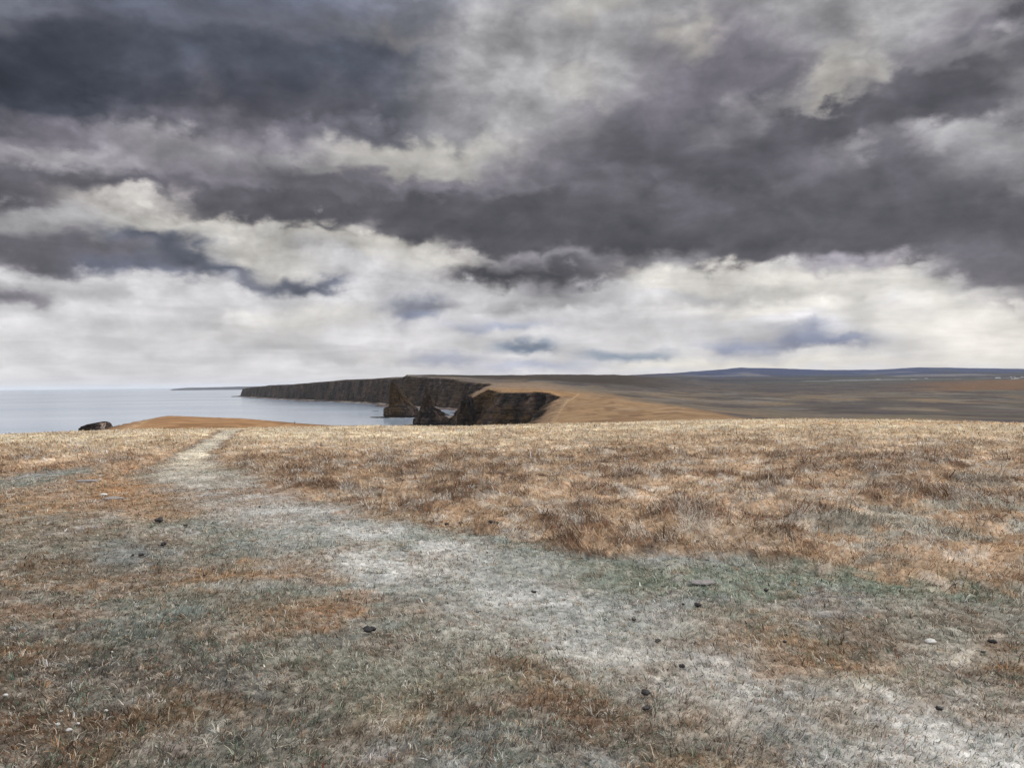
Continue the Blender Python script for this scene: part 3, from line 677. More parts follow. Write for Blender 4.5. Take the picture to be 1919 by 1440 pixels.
# foam round the rocks
def foam():
    m = mat('sea_foam', .7, color=(.75, .78, .8), noise=(.8, .6, 1.1)); Vs = []; Fs = []; r = np.random.default_rng(4); k = 0
    spots = [(735, 1250, 46, 22, 60), (795, 992, 36, 22, 70), (836, 985, 26, 20, 60), (846, 1130, 22, 16, 40), (850, 940, 12, 16, 30), (830, 1050, 26, 20, 40)]
    sh = CO[CI[36]:CI[54]]
    pts = []
    for px, Y, rx, ry, n in spots:
        X0, _ = P(px, Y)
        for _ in range(n):
            a = r.uniform(0, 2 * math.pi); q = .85 + .3 * r.random(); pts.append((X0 + math.cos(a) * rx * q, Y + math.sin(a) * ry * q, r.uniform(.8, 3.5), r.uniform(.3, 1.0)))
    for _ in range(420):
        i = r.integers(0, len(sh) - 1); p = sh[i] + (sh[i + 1] - sh[i]) * r.random(); d = sh[i + 1] - sh[i]; d = d / np.hypot(*d); w = r.uniform(34, 60)
        pts.append((p[0] - d[1] * w, p[1] + d[0] * w, r.uniform(3, 14), r.uniform(1, 3)))
    for x, y, lx, ly in pts:
        n = 16; th = np.linspace(0, 2 * math.pi, n, endpoint=False); q = .5 + r.random(n); rot = r.uniform(-.3, .3)
        u = np.cos(th) * q * lx; v = np.sin(th) * q * ly
        Vs.append(np.stack([x + u * math.cos(rot) - v * math.sin(rot), y + u * math.sin(rot) + v * math.cos(rot), np.full(n, .12)], -1)); Vs.append(np.array([[x, y, .2]]))
        Fs.append(np.array([[k + i, k + (i + 1) % n, k + n] for i in range(n)])); k += n + 1
    tag(new_mesh('foam', np.vstack(Vs), np.vstack(Fs), m), 'white surf breaking round the foot of the stacks and cliffs', 'foam', kind='stuff')
foam()

# low far coast on the sea horizon
def far_coast():
    n = 160; px = np.linspace(317, 700, n); Y = 15000.0; X = (px - CX) / F * Y
    h = np.interp(px, [317, 322, 335, 360, 400, 440, 490, 700], [2, 30, 44, 40, 46, 52, 58, 70]) + fbm(px / 12, px * 0, 5, 4) * 10
    rows = [(0, -3), (60, .75), (400, 1.0), (1800, .95), (2400, -3)]
    V = np.stack([np.stack([X, np.full(n, Y) + d, (h * f if f > 0 else np.full(n, f))], -1) for d, f in rows])
    cs = np.broadcast_to(S(66, 66, 70), V.shape)
    tag(new_mesh('far_land', V.reshape(-1, 3), grid_faces(len(rows), n)[:, ::-1], M_ROCK, cs.reshape(-1, 3)), kind='structure')
far_coast()

# ------------------------------------------------------------------ droppings and stones on the turf
def lump(name, parts, mtl, seed, loc, rz, label=None, cat=None, group=None):
    bm = bmesh.new()
    for (cx, cy, cz, rx, ry, rz_) in parts:
        r = bmesh.ops.create_icosphere(bm, subdivisions=3, radius=1.0)
        for v in r['verts']:
            p = v.co.copy(); n = float(fbm3(p.x * 1.6 + seed, p.y * 1.6, p.z * 1.6 + cx * 40, seed, 3)) - .5
            p *= 1 + n * .9
            v.co = Vector((cx + p.x * rx, cy + p.y * ry, cz + p.z * rz_))
    me = bpy.data.meshes.new(name); bm.to_mesh(me); bm.free(); me.materials.append(mtl)
    for f in me.polygons: f.use_smooth = True
    o = bpy.data.objects.new(name, me); COL.objects.link(o); o.location = loc; o.rotation_euler = (0, 0, rz)
    return tag(o, label, cat, group)

DUNG = [
 (296, 981, 14, 'dark dropping by itself on brown turf left of the worn path'),
 (245, 1043, 8, 'smaller of two close droppings on the pale grey patch at left'),
 (262, 1043, 10, 'larger of two close droppings on the pale grey patch at left'),
 (305, 1026, 13, 'flat dark dropping at the right edge of the pale grey patch'),
 (486, 954, 7, 'small dark dropping on the narrow part of the path'),
 (345, 990, 6, 'tiny dark dropping between the grey patch and the path'),
 (378, 1086, 7, 'tiny dark dropping beside the orange grass patch at left'),
 (688, 1185, 32, 'wide flat pile of dark droppings below the orange grass patch'),
 (834, 983, 9, 'leftmost of four dark droppings beside the tussock edge'),
 (860, 985, 11, 'second from left of four droppings beside the tussock edge'),
 (917, 995, 10, 'third from left of four droppings beside the tussock edge'),
 (929, 993, 11, 'rightmost of four dark droppings beside the tussock edge'),
 (996, 1109, 9, 'round dark dropping at the upper rim of the white worn path'),
 (1434, 1111, 13, 'dark dropping on green turf right of the flat grey stone'),
 (1276, 1133, 8, 'smaller of two droppings just below the flat grey stone'),
 (1304, 1135, 13, 'larger of two droppings just below the flat grey stone'),
 (1182, 1163, 8, 'tiny dark dropping above the middle of the white path'),
 (1228, 1205, 13, 'dark dropping on the right rim of the white path, mid length'),
 (1274, 1258, 12, 'dark dropping on the right end of the white path'),
 (1205, 1309, 19, 'big glossy dropping at the lower edge of the white path'),
 (1204, 1341, 15, 'dropping on dark brown turf just below the biggest one'),
 (1757, 1344, 15, 'dropping on the whitish turf at lower right'),
 (1855, 1209, 15, 'larger dropping near the right edge beside a white stone'),
 (1836, 1224, 10, 'smaller dropping near the right edge, left of a larger one'),
 (1467, 1209, 9, 'small dropping above the orange patch at right'),
 (1302, 1023, 8, 'small dark dropping at the foot of the tussocks'),
]
for k, (px, py, w, lab) in enumerate(DUNG):
    X, Y = spot(px, py); s = w / F * Y / 2 * 1.15; r = np.random.default_rng(k)
    s *= .72 if w > 25 else 1; nb = 7 if w > 25 else int(r.integers(2, 4))
    parts = [(r.uniform(-.5, .5) * s * (1.2 if nb > 4 else 1), r.uniform(-.5, .5) * s, s * r.uniform(.35, .55), s * r.uniform(.42, .7) * (.6 if nb > 4 else 1), s * r.uniform(.4, .6), s * r.uniform(.35, .5) * (.7 if nb > 4 else 1)) for _ in range(nb)]
    z = float(height(X, Y)[0])
    lump('dropping', parts, M_DUNG, 300 + k, (X, Y, z + .013), r.uniform(0, 3), lab, 'dropping', 'dark animal droppings on the turf')
STONES = [
 (103, 1366, 9, .7, 'leftmost of the three white pebbles at bottom left', 'w'), (123, 1375, 10, .6, 'lowest of the three white pebbles at bottom left', 'w'),
 (139, 1363, 8, .6, 'rightmost of the three white pebbles at bottom left', 'w'), (192, 1337, 8, .5, 'white pebble on its own, above right of the three pebbles', 'w'),
 (108, 1338, 7, .4, 'small flat white pebble above the three pebbles', 'w'), (4, 1308, 9, .6, 'white pebble on the left edge of the picture', 'w'),
 (204, 1222, 5, .6, 'tiny white pebble on the dark turf at left', 'w'), (675, 1064, 5, .6, 'tiny pale pebble in the middle of the worn path', 'w'),
 (1739, 1205, 18, .5, 'white flat stone on the pale patch near the right edge', 'w'),
 (1313, 1094, 46, .16, 'flat grey slab stone half sunk in the green turf', 'g'),
 (192, 931, 12, .5, 'small pale stone by the dark hollow in the brown turf at left', 'w'),
 (208, 937, 34, .14, 'flat dark grey slab bare in the brown turf at left', 'g'),
 (163, 902, 44, .12, 'flat grey slab in the turf, farther of the two bare slabs at left', 'g'),
 (1357, 1026, 5, .6, 'tiny white pebble at the foot of the tussocks', 'w'),
]
for k, (px, py, w, fl, lab, kd) in enumerate(STONES):
    X, Y = spot(px, py); s = w / F * Y / 2; r = np.random.default_rng(90 + k)
    z = float(height(X, Y)[0])
    lump('stone' if kd == 'g' else 'pebble', [(0, 0, s * fl * .5, s, s * r.uniform(.6, .9), s * fl), (s * .3, s * .1, s * fl * .45, s * .6, s * .5, s * fl * .8)], M_WSTONE if kd == 'w' else M_GSTONE, 400 + k, (X, Y, z + .004), r.uniform(-.3, .3), lab, 'stone' if kd == 'g' else 'pebble')

# ------------------------------------------------------------------ the walker
def skin_chain(name, joints, edges, radii, mtl, parent, sub=2):
    me = bpy.data.meshes.new(name); me.from_pydata(joints, edges, []); me.materials.append(mtl)
    o = bpy.data.objects.new(name, me); COL.objects.link(o); o.parent = parent
    md = o.modifiers.new('skin', 'SKIN'); md.use_smooth_shade = True
    for v, r in zip(me.skin_vertices[0].data, radii): v.radius = r if isinstance(r, tuple) else (r, r)
    me.skin_vertices[0].data[0].use_root = True
    s = o.modifiers.new('sub', 'SUBSURF'); s.levels = sub; s.render_levels = sub
    return o
def build_person():
    X, Y = P(551.5, 436); z = float(height(X, Y)[0])
    root = bpy.data.objects.new('person', None); COL.objects.link(root); root.location = (X, Y, z); root.rotation_euler = (0, 0, R(-25))
    tag(root, 'person in dark clothes walking away along the track on the grassy spur', 'person')
    skin = mat('skin', .6, color=(.42, .26, .19)); jac = mat('dark_jacket', .8, color=(.018, .02, .028)); tro = mat('dark_trousers', .85, color=(.022, .022, .026)); hair = mat('dark_hair', .7, color=(.02, .015, .012)); shoe = mat('boot_leather', .6, color=(.03, .02, .016))
    J = [(0, 0, .95), (0, .01, 1.15), (0, .0, 1.38), (0, .02, 1.50), (0, .03, 1.60), (0, .03, 1.70),
         (.18, 0, 1.42), (.24, -.06, 1.15), (.22, .06, .92), (.22, .10, .84),
         (-.18, 0, 1.42), (-.24, .08, 1.16), (-.23, .16, .96), (-.23, .20, .88),
         (.09, 0, .90), (.10, .14, .50), (.10, .10, .09), (.10, .22, .04),
         (-.09, 0, .90), (-.10, -.05, .50), (-.10, -.26, .12), (-.10, -.16, .04)]
    E = [(0, 1), (1, 2), (2, 3), (3, 4), (4, 5), (2, 6), (6, 7), (7, 8), (8, 9), (2, 10), (10, 11), (11, 12), (12, 13), (0, 14), (14, 15), (15, 16), (16, 17), (0, 18), (18, 19), (19, 20), (20, 21)]
    Rr = [(.15, .11), (.14, .10), (.16, .11), .055, .088, .075, .06, .045, .035, .035, .06, .045, .035, .035, .085, .06, .04, .035, .085, .06, .04, .035]
    skin_chain('body', J, E, Rr, skin, root)
    skin_chain('jacket', [J[0], J[1], J[2], (0, .01, 1.47), J[6], J[7], J[8], J[10], J[11], J[12], (0, 0, .86)],
               [(0, 1), (1, 2), (2, 3), (2, 4), (4, 5), (5, 6), (2, 7), (7, 8), (8, 9), (0, 10)], [(.175, .14), (.17, .13), (.19, .14), .075, .08, .065, .055, .08, .065, .055, (.18, .145)], jac, root)
    skin_chain('trousers', [J[0], J[14], J[15], (.10, .105, .14), J[18], J[19], (-.10, -.24, .16)], [(0, 1), (1, 2), (2, 3), (0, 4), (4, 5), (5, 6)], [(.16, .12), .105, .08, .065, .105, .08, .065], tro, root)
    skin_chain('boot', [(.10, .08, .06), (.10, .22, .045)], [(0, 1)], [.055, .045], shoe, root); skin_chain('boot', [(-.10, -.27, .10), (-.10, -.15, .045)], [(0, 1)], [.055, .045], shoe, root)
    bm = bmesh.new(); bmesh.ops.create_uvsphere(bm, u_segments=20, v_segments=12, radius=.108)
    for v in bm.verts: v.co = Vector((v.co.x, v.co.y * 1.1 - .012, v.co.z * 1.05)) + Vector((0, .02, 1.70))
    bmesh.ops.delete(bm, geom=[v for v in bm.verts if v.co.z < 1.66 and v.co.y > 0], context='VERTS')
    me = bpy.data.meshes.new('hair'); bm.to_mesh(me); bm.free(); me.materials.append(hair); h = bpy.data.objects.new('hair', me); COL.objects.link(h); h.parent = root
build_person()

# ------------------------------------------------------------------ far farmsteads
M_WALL = mat('white_render', .8, color=(.78, .77, .74), noise=(.4, .85, 1.05)); M_ROOF = mat('slate_roof', .7, color=(.10, .10, .115), noise=(.6, .8, 1.2)); M_PANE = mat('window_glass', .15, color=(.03, .04, .05), spec=.6); M_BARN = mat('barn_sheet', .6, color=(.5, .55, .58), noise=(.3, .8, 1.1))
def box(bm, x0, x1, y0, y1, z0, z1):
    v = [bm.verts.new(p) for p in [(x0, y0, z0), (x1, y0, z0), (x1, y1, z0), (x0, y1, z0), (x0, y0, z1), (x1, y0, z1), (x1, y1, z1), (x0, y1, z1)]]
    for f in [(0, 1, 2, 3), (4, 7, 6, 5), (0, 4, 5, 1), (1, 5, 6, 2), (2, 6, 7, 3), (3, 7, 4, 0)]: bm.faces.new([v[i] for i in f])
def link_bm(name, bm, m, parent):
    bmesh.ops.recalc_face_normals(bm, faces=bm.faces); me = bpy.data.meshes.new(name); bm.to_mesh(me); bm.free(); me.materials.append(m)
    o = bpy.data.objects.new(name, me); COL.objects.link(o); o.parent = parent; return o
def house(px, Y, Lx, W, H, rise, rz, label, barn=False):
    X, _ = P(px, Y); z = float(height(X, Y)[0]) - .5
    root = bpy.data.objects.new('barn' if barn else 'cottage', None); COL.objects.link(root); root.location = (X, Y, z); root.rotation_euler = (0, 0, rz)
    tag(root, label, 'barn' if barn else 'house', 'white farm buildings on the far right slope')
    bm = bmesh.new(); box(bm, -Lx / 2, Lx / 2, -W / 2, W / 2, 0, H)
    for s in (-1, 1):
        v = [bm.verts.new(p) for p in [(s * Lx / 2, -W / 2, H), (s * Lx / 2, W / 2, H), (s * Lx / 2, 0, H + rise)]]; bm.faces.new(v)
    wall = link_bm('wall', bm, M_BARN if barn else M_WALL, root)
    bm = bmesh.new(); o = .35
    for s in (-1, 1):
        v = [bm.verts.new(p) for p in [(-Lx / 2 - o, s * (W / 2 + o), H - .1), (Lx / 2 + o, s * (W / 2 + o), H - .1), (Lx / 2 + o, 0, H + rise + .1), (-Lx / 2 - o, 0, H + rise + .1)]]
        v2 = [bm.verts.new(x.co + Vector((0, 0, .18))) for x in v]
        for a in range(4): bm.faces.new([v[a], v[(a + 1) % 4], v2[(a + 1) % 4], v2[a]])
        bm.faces.new(v); bm.faces.new(v2)
    rf = link_bm('roof', bm, M_BARN if barn else M_ROOF, root)
    if not barn:
        for s in (-1, 1):
            bm = bmesh.new(); box(bm, s * (Lx / 2 - .6) - .4, s * (Lx / 2 - .6) + .4, -.4, .4, H + rise - .6, H + rise + 1.3); link_bm('chimney', bm, M_WALL, rf)
        for i in range(3):
            wx = -Lx / 2 + Lx * (i + 1) / 4
            if i == 1:
                bm = bmesh.new(); box(bm, wx - .5, wx + .5, -W / 2 - .03, -W / 2 + .02, .05, 2.1); link_bm('door', bm, M_ROOF, root)
            else:
                bm = bmesh.new(); box(bm, wx - .6, wx + .6, -W / 2 - .03, -W / 2 + .02, 1.0, 2.3); link_bm('window', bm, M_PANE, root)
    else:
        bm = bmesh.new(); box(bm, -2, 2, -W / 2 - .04, -W / 2 + .02, .05, 3.6); link_bm('door', bm, M_ROOF, root)
house(1905, 3950, 17, 8, 5.2, 3, R(8), 'largest white gabled farmhouse at the far right above the orange field')
house(1898, 3940, 12, 7, 3.2, 2.4, R(-12), 'low white cottage just left of the largest farmhouse')
house(1914, 4300, 18, 8, 3.4, 2.4, R(4), 'white cottage behind and right of the largest farmhouse')
house(1870, 4500, 26, 9, 4.0, 2.0, R(3), 'long pale barn apart to the left of the farmhouses', True)
house(1895, 5300, 13, 7, 3.2, 2.4, R(20), 'white cottage uphill, left one of the upper pair')
house(1901, 5400, 11, 7, 3.4, 2.4, R(-30), 'white cottage uphill, right one of the upper pair')
house(1917, 5000, 24, 8, 3.2, 2.2, R(2), 'long white house at the very right edge, uphill')
house(1712, 4700, 26, 8, 3.4, 2.2, R(2), 'lone white house in fields left of the farmhouses')
house(1736, 5200, 16, 8, 3.4, 2.2, R(-8), 'small white house right of the lone one in the fields')
house(1646, 5300, 22, 8, 3.4, 2.2, R(5), 'leftmost white house on the distant slope')

# ------------------------------------------------------------------ haze
def haze():
    bm = bmesh.new(); box(bm, -76000, 76000, -40000, 76000, -9.5, 215)
    m = bpy.data.materials.new('sea_haze'); m.use_nodes = True; nt = m.node_tree; nt.nodes.clear()
    v = nt.nodes.new('ShaderNodeVolumePrincipled'); out = nt.nodes.new('ShaderNodeOutputMaterial'); nt.links.new(v.outputs[0], out.inputs['Volume'])
    v.inputs['Density'].default_value = HAZE; v.inputs['Color'].default_value = (.86, .91, .98, 1); v.inputs['Anisotropy'].default_value = .1
    o = link_bm('haze', bm, m, None); tag(o, 'thin pale sea haze over the whole coast', 'haze', kind='stuff')
HAZE = 1.4e-5
haze()

# ------------------------------------------------------------------ sky
AZ0, AZ1, NA = R(-38), R(38), 32
ELS = [0, .7, 1.4, 2.1, 2.8, 3.6, 4.4, 5.2, 6.1, 7.0, 8.0, 9.0, 10.0, 11.0, 12.0, 13.1, 14.2, 15.3, 16.5, 17.7, 18.9, 20.1, 21.4, 22.7, 24.0, 25.5, 27.5, 31]
BL = (.93, .97, 1.11); PU = (1.012, .976, 1.042); NE = (1, .99, 1.0); WA = (1.02, 1.0, .965); SB = (.88, .97, 1.10)
CL = [  # cx, cy, rx, ry, angle(deg, + = down to the right), luminance, tint, strength, softness
 (400, -30, 620, 60, 0, 116, BL, .9, .8), (250, 130, 640, 125, 0, 84, BL, 1, .45), (60, 118, 230, 66, 0, 66, BL, .9, .8), (620, 150, 290, 98, 8, 94, BL, .9, .6), (500, 195, 280, 50, 0, 97, PU, .7, .8),
 (100, 222, 330, 26, 0, 118, PU, .8, .8), (260, 255, 480, 46, 0, 134, PU, .9, .8), (330, 250, 120, 20, 10, 166, NE, .7, .8), (520, 300, 420, 30, 2, 146, NE, .8, .8), (180, 312, 170, 34, 9, 186, NE, .95, .7),
 (790, 286, 200, 34, 0, 192, WA, .9, .7), (860, 170, 120, 90, -10, 160, NE, .8, .8), (760, 55, 60, 26, 30, 140, NE, .6, .8),
 (930, 90, 80, 110, 0, 184, NE, .8, .8), (1050, 120, 170, 150, 0, 168, NE, .85, .8), (1120, 0, 90, 40, 0, 194, WA, .7, .8), (1090, 150, 60, 40, 0, 186, WA, .6, .8), (980, 25, 40, 40, 0, 150, NE, .5, .8), (980, 100, 30, 20, 0, 150, NE, .6, .8),
 (1390, 130, 170, 130, 10, 132, PU, .95, .7), (1350, 170, 90, 60, 0, 128, PU, .7, .8), (1300, 50, 72, 32, 12, 188, WA, .85, .6), (1500, 25, 120, 40, 0, 176, NE, .7, .8), (1580, 120, 120, 56, -42, 190, WA, .9, .6), (1700, 50, 150, 50, 0, 164, NE, .8, .8),
 (1440, 195, 90, 30, -30, 168, NE, .7, .7), (1860, 40, 110, 50, 0, 118, PU, .8, .8), (1919, 20, 60, 60, 0, 84, PU, .9, .8), (1915, 110, 30, 30, 0, 78, PU, .9, .7), (1880, 75, 60, 18, 0, 158, NE, .7, .8),
 (1780, 160, 150, 74, 0, 94, PU, .95, .5), (1660, 205, 230, 60, -16, 90, PU, .95, .5), (1500, 255, 120, 62, -10, 92, PU, .95, .4), (1850, 175, 90, 40, 30, 98, PU, .8, .6), (1560, 310, 340, 60, 0, 98, PU, .95, .7), (1600, 262, 46, 18, -10, 158, NE, .85, .7), (1570, 308, 40, 10, 0, 138, NE, .5, .8),
 (1895, 140, 44, 14, 35, 172, NE, .7, .7), (1880, 245, 80, 34, -15, 158, NE, .85, .7), (1850, 300, 120, 26, 0, 138, NE, .8, .8), (1700, 345, 120, 16, -8, 138, PU, .6, .8),
 (1240, 290, 230, 100, 0, 104, PU, .95, .7), (1250, 320, 200, 50, 0, 92, PU, .9, .8), (1240, 215, 140, 60, 0, 118, PU, .8, .8), (1040, 310, 90, 40, 0, 124, PU, .8, .8), (1040, 300, 26, 12, 0, 160, NE, .6, .8), (1340, 235, 40, 40, 0, 150, NE, .6, .8), (1390, 190, 60, 14, -25, 170, NE, .6, .7), (1200, 345, 90, 9, 0, 138, NE, .6, .8), (1340, 345, 60, 8, 0, 126, PU, .5, .8),
 (600, 345, 560, 34, 4, 124, PU, .8, .8), (60, 345, 360, 38, 6, 102, PU, 1, .5), (430, 372, 340, 30, 5, 98, PU, 1, .5), (760, 402, 340, 54, 8, 88, PU, 1, .5), (1080, 415, 360, 62, 4, 90, PU, 1, .4), (1480, 420, 380, 66, 0, 94, PU, 1, .4), (1820, 420, 260, 90, 6, 98, PU, 1, .5), (1890, 500, 120, 70, 30, 108, PU, .9, .7),
 (1260, 388, 180, 12, 6, 116, PU, .5, .8), (950, 345, 200, 18, 4, 122, PU, .6, .8), (1100, 450, 220, 18, 0, 82, PU, .6, .8), (1450, 470, 240, 18, 0, 90, PU, .6, .8), (1660, 400, 160, 16, 0, 110, PU, .4, .8),
 (140, 408, 300, 18, 6, 166, NE, .8, .7), (330, 405, 220, 26, 10, 206, WA, .9, .7), (500, 470, 130, 46, 20, 216, WA, .9, .7), (640, 440, 150, 26, 10, 206, WA, .9, .7), (600, 455, 60, 26, 0, 176, NE, .6, .8), (800, 478, 150, 34, 12, 214, WA, .9, .6), (680, 500, 160, 30, 5, 198, NE, .8, .8), (1240, 478, 70, 18, 0, 172, NE, .8, .7),
 (60, 430, 200, 16, 0, 138, NE, .8, .8), (110, 468, 270, 34, 3, 110, PU, 1, .6), (230, 500, 150, 16, 0, 112, BL, .8, .7), (290, 448, 110, 26, 12, 100, BL, .9, .6), (400, 490, 100, 26, 28, 98, BL, .9, .6), (540, 528, 150, 15, 9, 100, BL, .95, .6), (700, 550, 140, 9, 5, 112, BL, .9, .7), (270, 478, 50, 14, 0, 146, NE, .6, .8),
 (80, 510, 110, 14, 12, 196, NE, .8, .8), (20, 538, 80, 10, 3, 122, PU, .9, .7), (180, 545, 90, 10, 0, 176, NE, .7, .8), 
 (1020, 505, 190, 20, -3, 82, PU, 1, .5), (960, 525, 130, 10, 4, 96, PU, .8, .7), (1130, 508, 80, 14, 0, 100, PU, .7, .7), (1050, 478, 200, 10, 0, 112, PU, .6, .7), (960, 500, 60, 6, 0, 130, NE, .4, .8),
 (1080, 548, 170, 7, -2, 128, PU, .9, .7), (1000, 562, 150, 8, -3, 156, NE, .8, .8), (880, 553, 90, 7, 3, 178, NE, .7, .8),
 (780, 588, 46, 17, -5, 146, BL, .85, .7), (950, 598, 140, 12, 0, 170, BL, .8, .8), (960, 575, 150, 8, 0, 196, NE, .6, .8), (410, 590, 60, 18, -20, 188, NE, .7, .8), (560, 600, 180, 26, -8, 212, WA, .6, .8), (620, 660, 260, 14, 3, 194, NE, .8, .8), (470, 625, 160, 10, 0, 200, NE, .6, .8), (300, 655, 200, 10, 0, 206, NE, .5, .8),
 (1420, 515, 260, 30, 2, 224, WA, .9, .7), (1330, 545, 120, 12, 0, 196, NE, .7, .8), (1560, 545, 220, 20, 0, 208, WA, .7, .8), (1720, 530, 120, 40, 20, 212, WA, .8, .8), (1560, 478, 140, 16, 0, 176, PU, .7, .8), (1250, 520, 90, 20, 0, 218, WA, .8, .8),
 (1500, 572, 330, 10, 0, 236, WA, .8, .8), (1860, 615, 170, 70, 0, 240, WA, .9, .8), (1650, 600, 120, 26, 0, 222, WA, .7, .8), (1350, 600, 160, 22, 0, 216, NE, .7, .8), (1120, 605, 120, 24, 0, 206, NE, .7, .8),
 (1530, 628, 110, 20, 0, 146, BL, .95, .6), (1375, 636, 70, 10, 0, 172, BL, .85, .7), (1420, 615, 90, 10, 0, 194, NE, .6, .8), (1480, 601, 46, 11, 0, 240, NE, .9, .6), (1560, 606, 34, 8, 0, 232, NE, .8, .6),
 (1020, 651, 120, 8, 5, 136, SB, .95, .7), (1190, 663, 90, 5, 0, 150, SB, .9, .7), (860, 660, 110, 8, -2, 156, BL, .85, .8), (1050, 680, 180, 10, 0, 176, BL, .7, .8), (730, 672, 70, 5, 0, 222, WA, .7, .8),
 (1330, 678, 260, 16, 0, 236, WA, .9, .8), (1700, 670, 300, 18, 0, 224, WA, .7, .8),
]
def sky_rgb(px, py):
    base = np.interp(py, [-300, 0, 300, 430, 520, 600, 730], [170, 165, 160, 175, 200, 212, 222])
    c = base[..., None] * np.array(NE)
    for (cx, cy, rx, ry, an, lum, tint, s, soft) in CL:
        a = R(an); dx = px - cx; dy = py - cy; u = (dx * math.cos(a) + dy * math.sin(a)) / rx; v = (-dx * math.sin(a) + dy * math.cos(a)) / ry
        w = (1 - sst(1 - soft * .75, 1 + soft * .45, np.hypot(u, v))) * s
        c = c * (1 - w[..., None]) + (lum * np.array(tint)) * w[..., None]
    c = np.clip(c / 255, 0, 1); return np.where(c <= .04045, c / 12.92, ((c + .055) / 1.055) ** 2.4)

SUN_AZ, SUN_EL = R(68), R(38)
def build_world():
    w = bpy.data.worlds.new('World'); SC.world = w; w.use_nodes = True; nt = w.node_tree; N = nt.nodes; L = nt.links; N.clear()
    def math_(op, a, b=None, c=None, clamp=False):
        n = N.new('ShaderNodeMath'); n.operation = op; n.use_clamp = clamp
        for i, v in enumerate((a, b, c)):
            if v is None: continue
            if isinstance(v, (int, float)): n.inputs[i].default_value = v
            else: L.new(v, n.inputs[i])
        return n.outputs[0]
    tc = N.new('ShaderNodeTexCoord'); D = tc.outputs['Generated']
    sx = N.new('ShaderNodeSeparateXYZ'); L.new(D, sx.inputs[0]); x, y, z = sx.outputs
    # cloud deck coordinates: direction projected on a high plane, so cloud texture shrinks toward the horizon
    zc = math_('ADD', math_('MAXIMUM', z, 0), .10)
    cb = N.new('ShaderNodeCombineXYZ'); L.new(math_('DIVIDE', x, zc), cb.inputs[0]); L.new(math_('DIVIDE', y, zc), cb.inputs[1])
    def noise(vec, scale, det, rough, dim='3D', dist=0):
        n = N.new('ShaderNodeTexNoise'); n.noise_dimensions = dim; n.inputs['Scale'].default_value = scale; n.inputs['Detail'].default_value = det; n.inputs['Roughness'].default_value = rough; n.inputs['Distortion'].default_value = dist
        L.new(vec, n.inputs['Vector']); return n
    mpd = N.new('ShaderNodeMapping'); mpd.inputs['Scale'].default_value = (1, 1, 2.3); L.new(D, mpd.inputs['Vector'])
    nw = noise(mpd.outputs[0], 9, 5, .6); mpi = N.new('ShaderNodeMapping'); mpi.inputs['Scale'].default_value = (1, 1, 1.45); L.new(D, mpi.inputs['Vector']); nw2 = noise(mpi.outputs[0], 19, 6, .6)
    sep = N.new('ShaderNodeSeparateColor'); L.new(nw.outputs['Color'], sep.inputs[0]); sep2 = N.new('ShaderNodeSeparateColor'); L.new(nw2.outputs['Color'], sep2.inputs[0])
    vo = N.new('ShaderNodeTexVoronoi'); vo.feature = 'F1'; vo.inputs['Scale'].default_value = 13; vo.inputs['Detail'].default_value = 2; vo.inputs['Roughness'].default_value = .55
    va = N.new('ShaderNodeVectorMath'); va.operation = 'MULTIPLY_ADD'; L.new(nw2.outputs['Color'], va.inputs[0]); va.inputs[1].default_value = (.06, .06, .06); L.new(mpi.outputs[0], va.inputs[2]); L.new(va.outputs[0], vo.inputs['Vector'])
    puff = math_('MULTIPLY_ADD', vo.outputs['Distance'], -1.0, .88)          # rounded heads, bright side up
    az = math_('ARCTAN2', x, y); el = math_('ARCSINE', z)
    wob = math_('MULTIPLY_ADD', math_('SMOOTH_MIN', math_('MAXIMUM', el, 0), .22, .1), .9, .12)   # less wander close to the horizon
    az2 = math_('ADD', az, math_('MULTIPLY', math_('ADD', math_('MULTIPLY_ADD', sep.outputs[0], .55, -.275), math_('MULTIPLY_ADD', sep2.outputs[0], .45, -.225)), math_('MULTIPLY', wob, .40)))
    el2 = math_('ADD', math_('ADD', el, .002), math_('MULTIPLY', math_('ADD', math_('MULTIPLY_ADD', sep.outputs[1], .5, -.25), math_('ADD', math_('MULTIPLY_ADD', sep2.outputs[1], .45, -.225), math_('MULTIPLY', puff, -.5))), math_('MULTIPLY', wob, .19)))
    facs = [math_('DIVIDE', math_('SUBTRACT', az2, AZ0), -AZ0, clamp=True), math_('DIVIDE', az2, AZ1, clamp=True)]
    right = math_('GREATER_THAN', az2, 0.0)
    prev = None
    for i, e in enumerate(ELS):
        halves = []
        for fac, azs in zip(facs, (np.linspace(AZ0, 0, NA), np.linspace(0, AZ1, NA))):
            pxs = CX + F * np.tan(azs); pys = hy(pxs) - F * math.tan(R(e)) / np.cos(azs)
            col = sky_rgb(pxs, pys)
            rp = N.new('ShaderNodeValToRGB'); cr = rp.color_ramp; cr.interpolation = 'LINEAR'
            while len(cr.elements) < NA: cr.elements.new(.5)
            for k, elx in enumerate(cr.elements): elx.position = k / (NA - 1)
            for k, elx in enumerate(cr.elements): elx.color = (*[float(v) for v in col[k]], 1)
            L.new(fac, rp.inputs[0]); halves.append(rp.outputs[0])
        mh = N.new('ShaderNodeMix'); mh.data_type = 'RGBA'; L.new(right, mh.inputs['Factor']); L.new(halves[0], mh.inputs['A']); L.new(halves[1], mh.inputs['B']); row = mh.outputs['Result']
        if prev is None: prev = row; continue
        mr = N.new('ShaderNodeMapRange'); mr.interpolation_type = 'SMOOTHSTEP'; mr.inputs['From Min'].default_value = R(ELS[i - 1]); mr.inputs['From Max'].default_value = R(e); L.new(el2, mr.inputs['Value'])
        mx = N.new('ShaderNodeMix'); mx.data_type = 'RGBA'; L.new(mr.outputs[0], mx.inputs['Factor']); L.new(prev, mx.inputs['A']); L.new(row, mx.inputs['B']); prev = mx.outputs['Result']
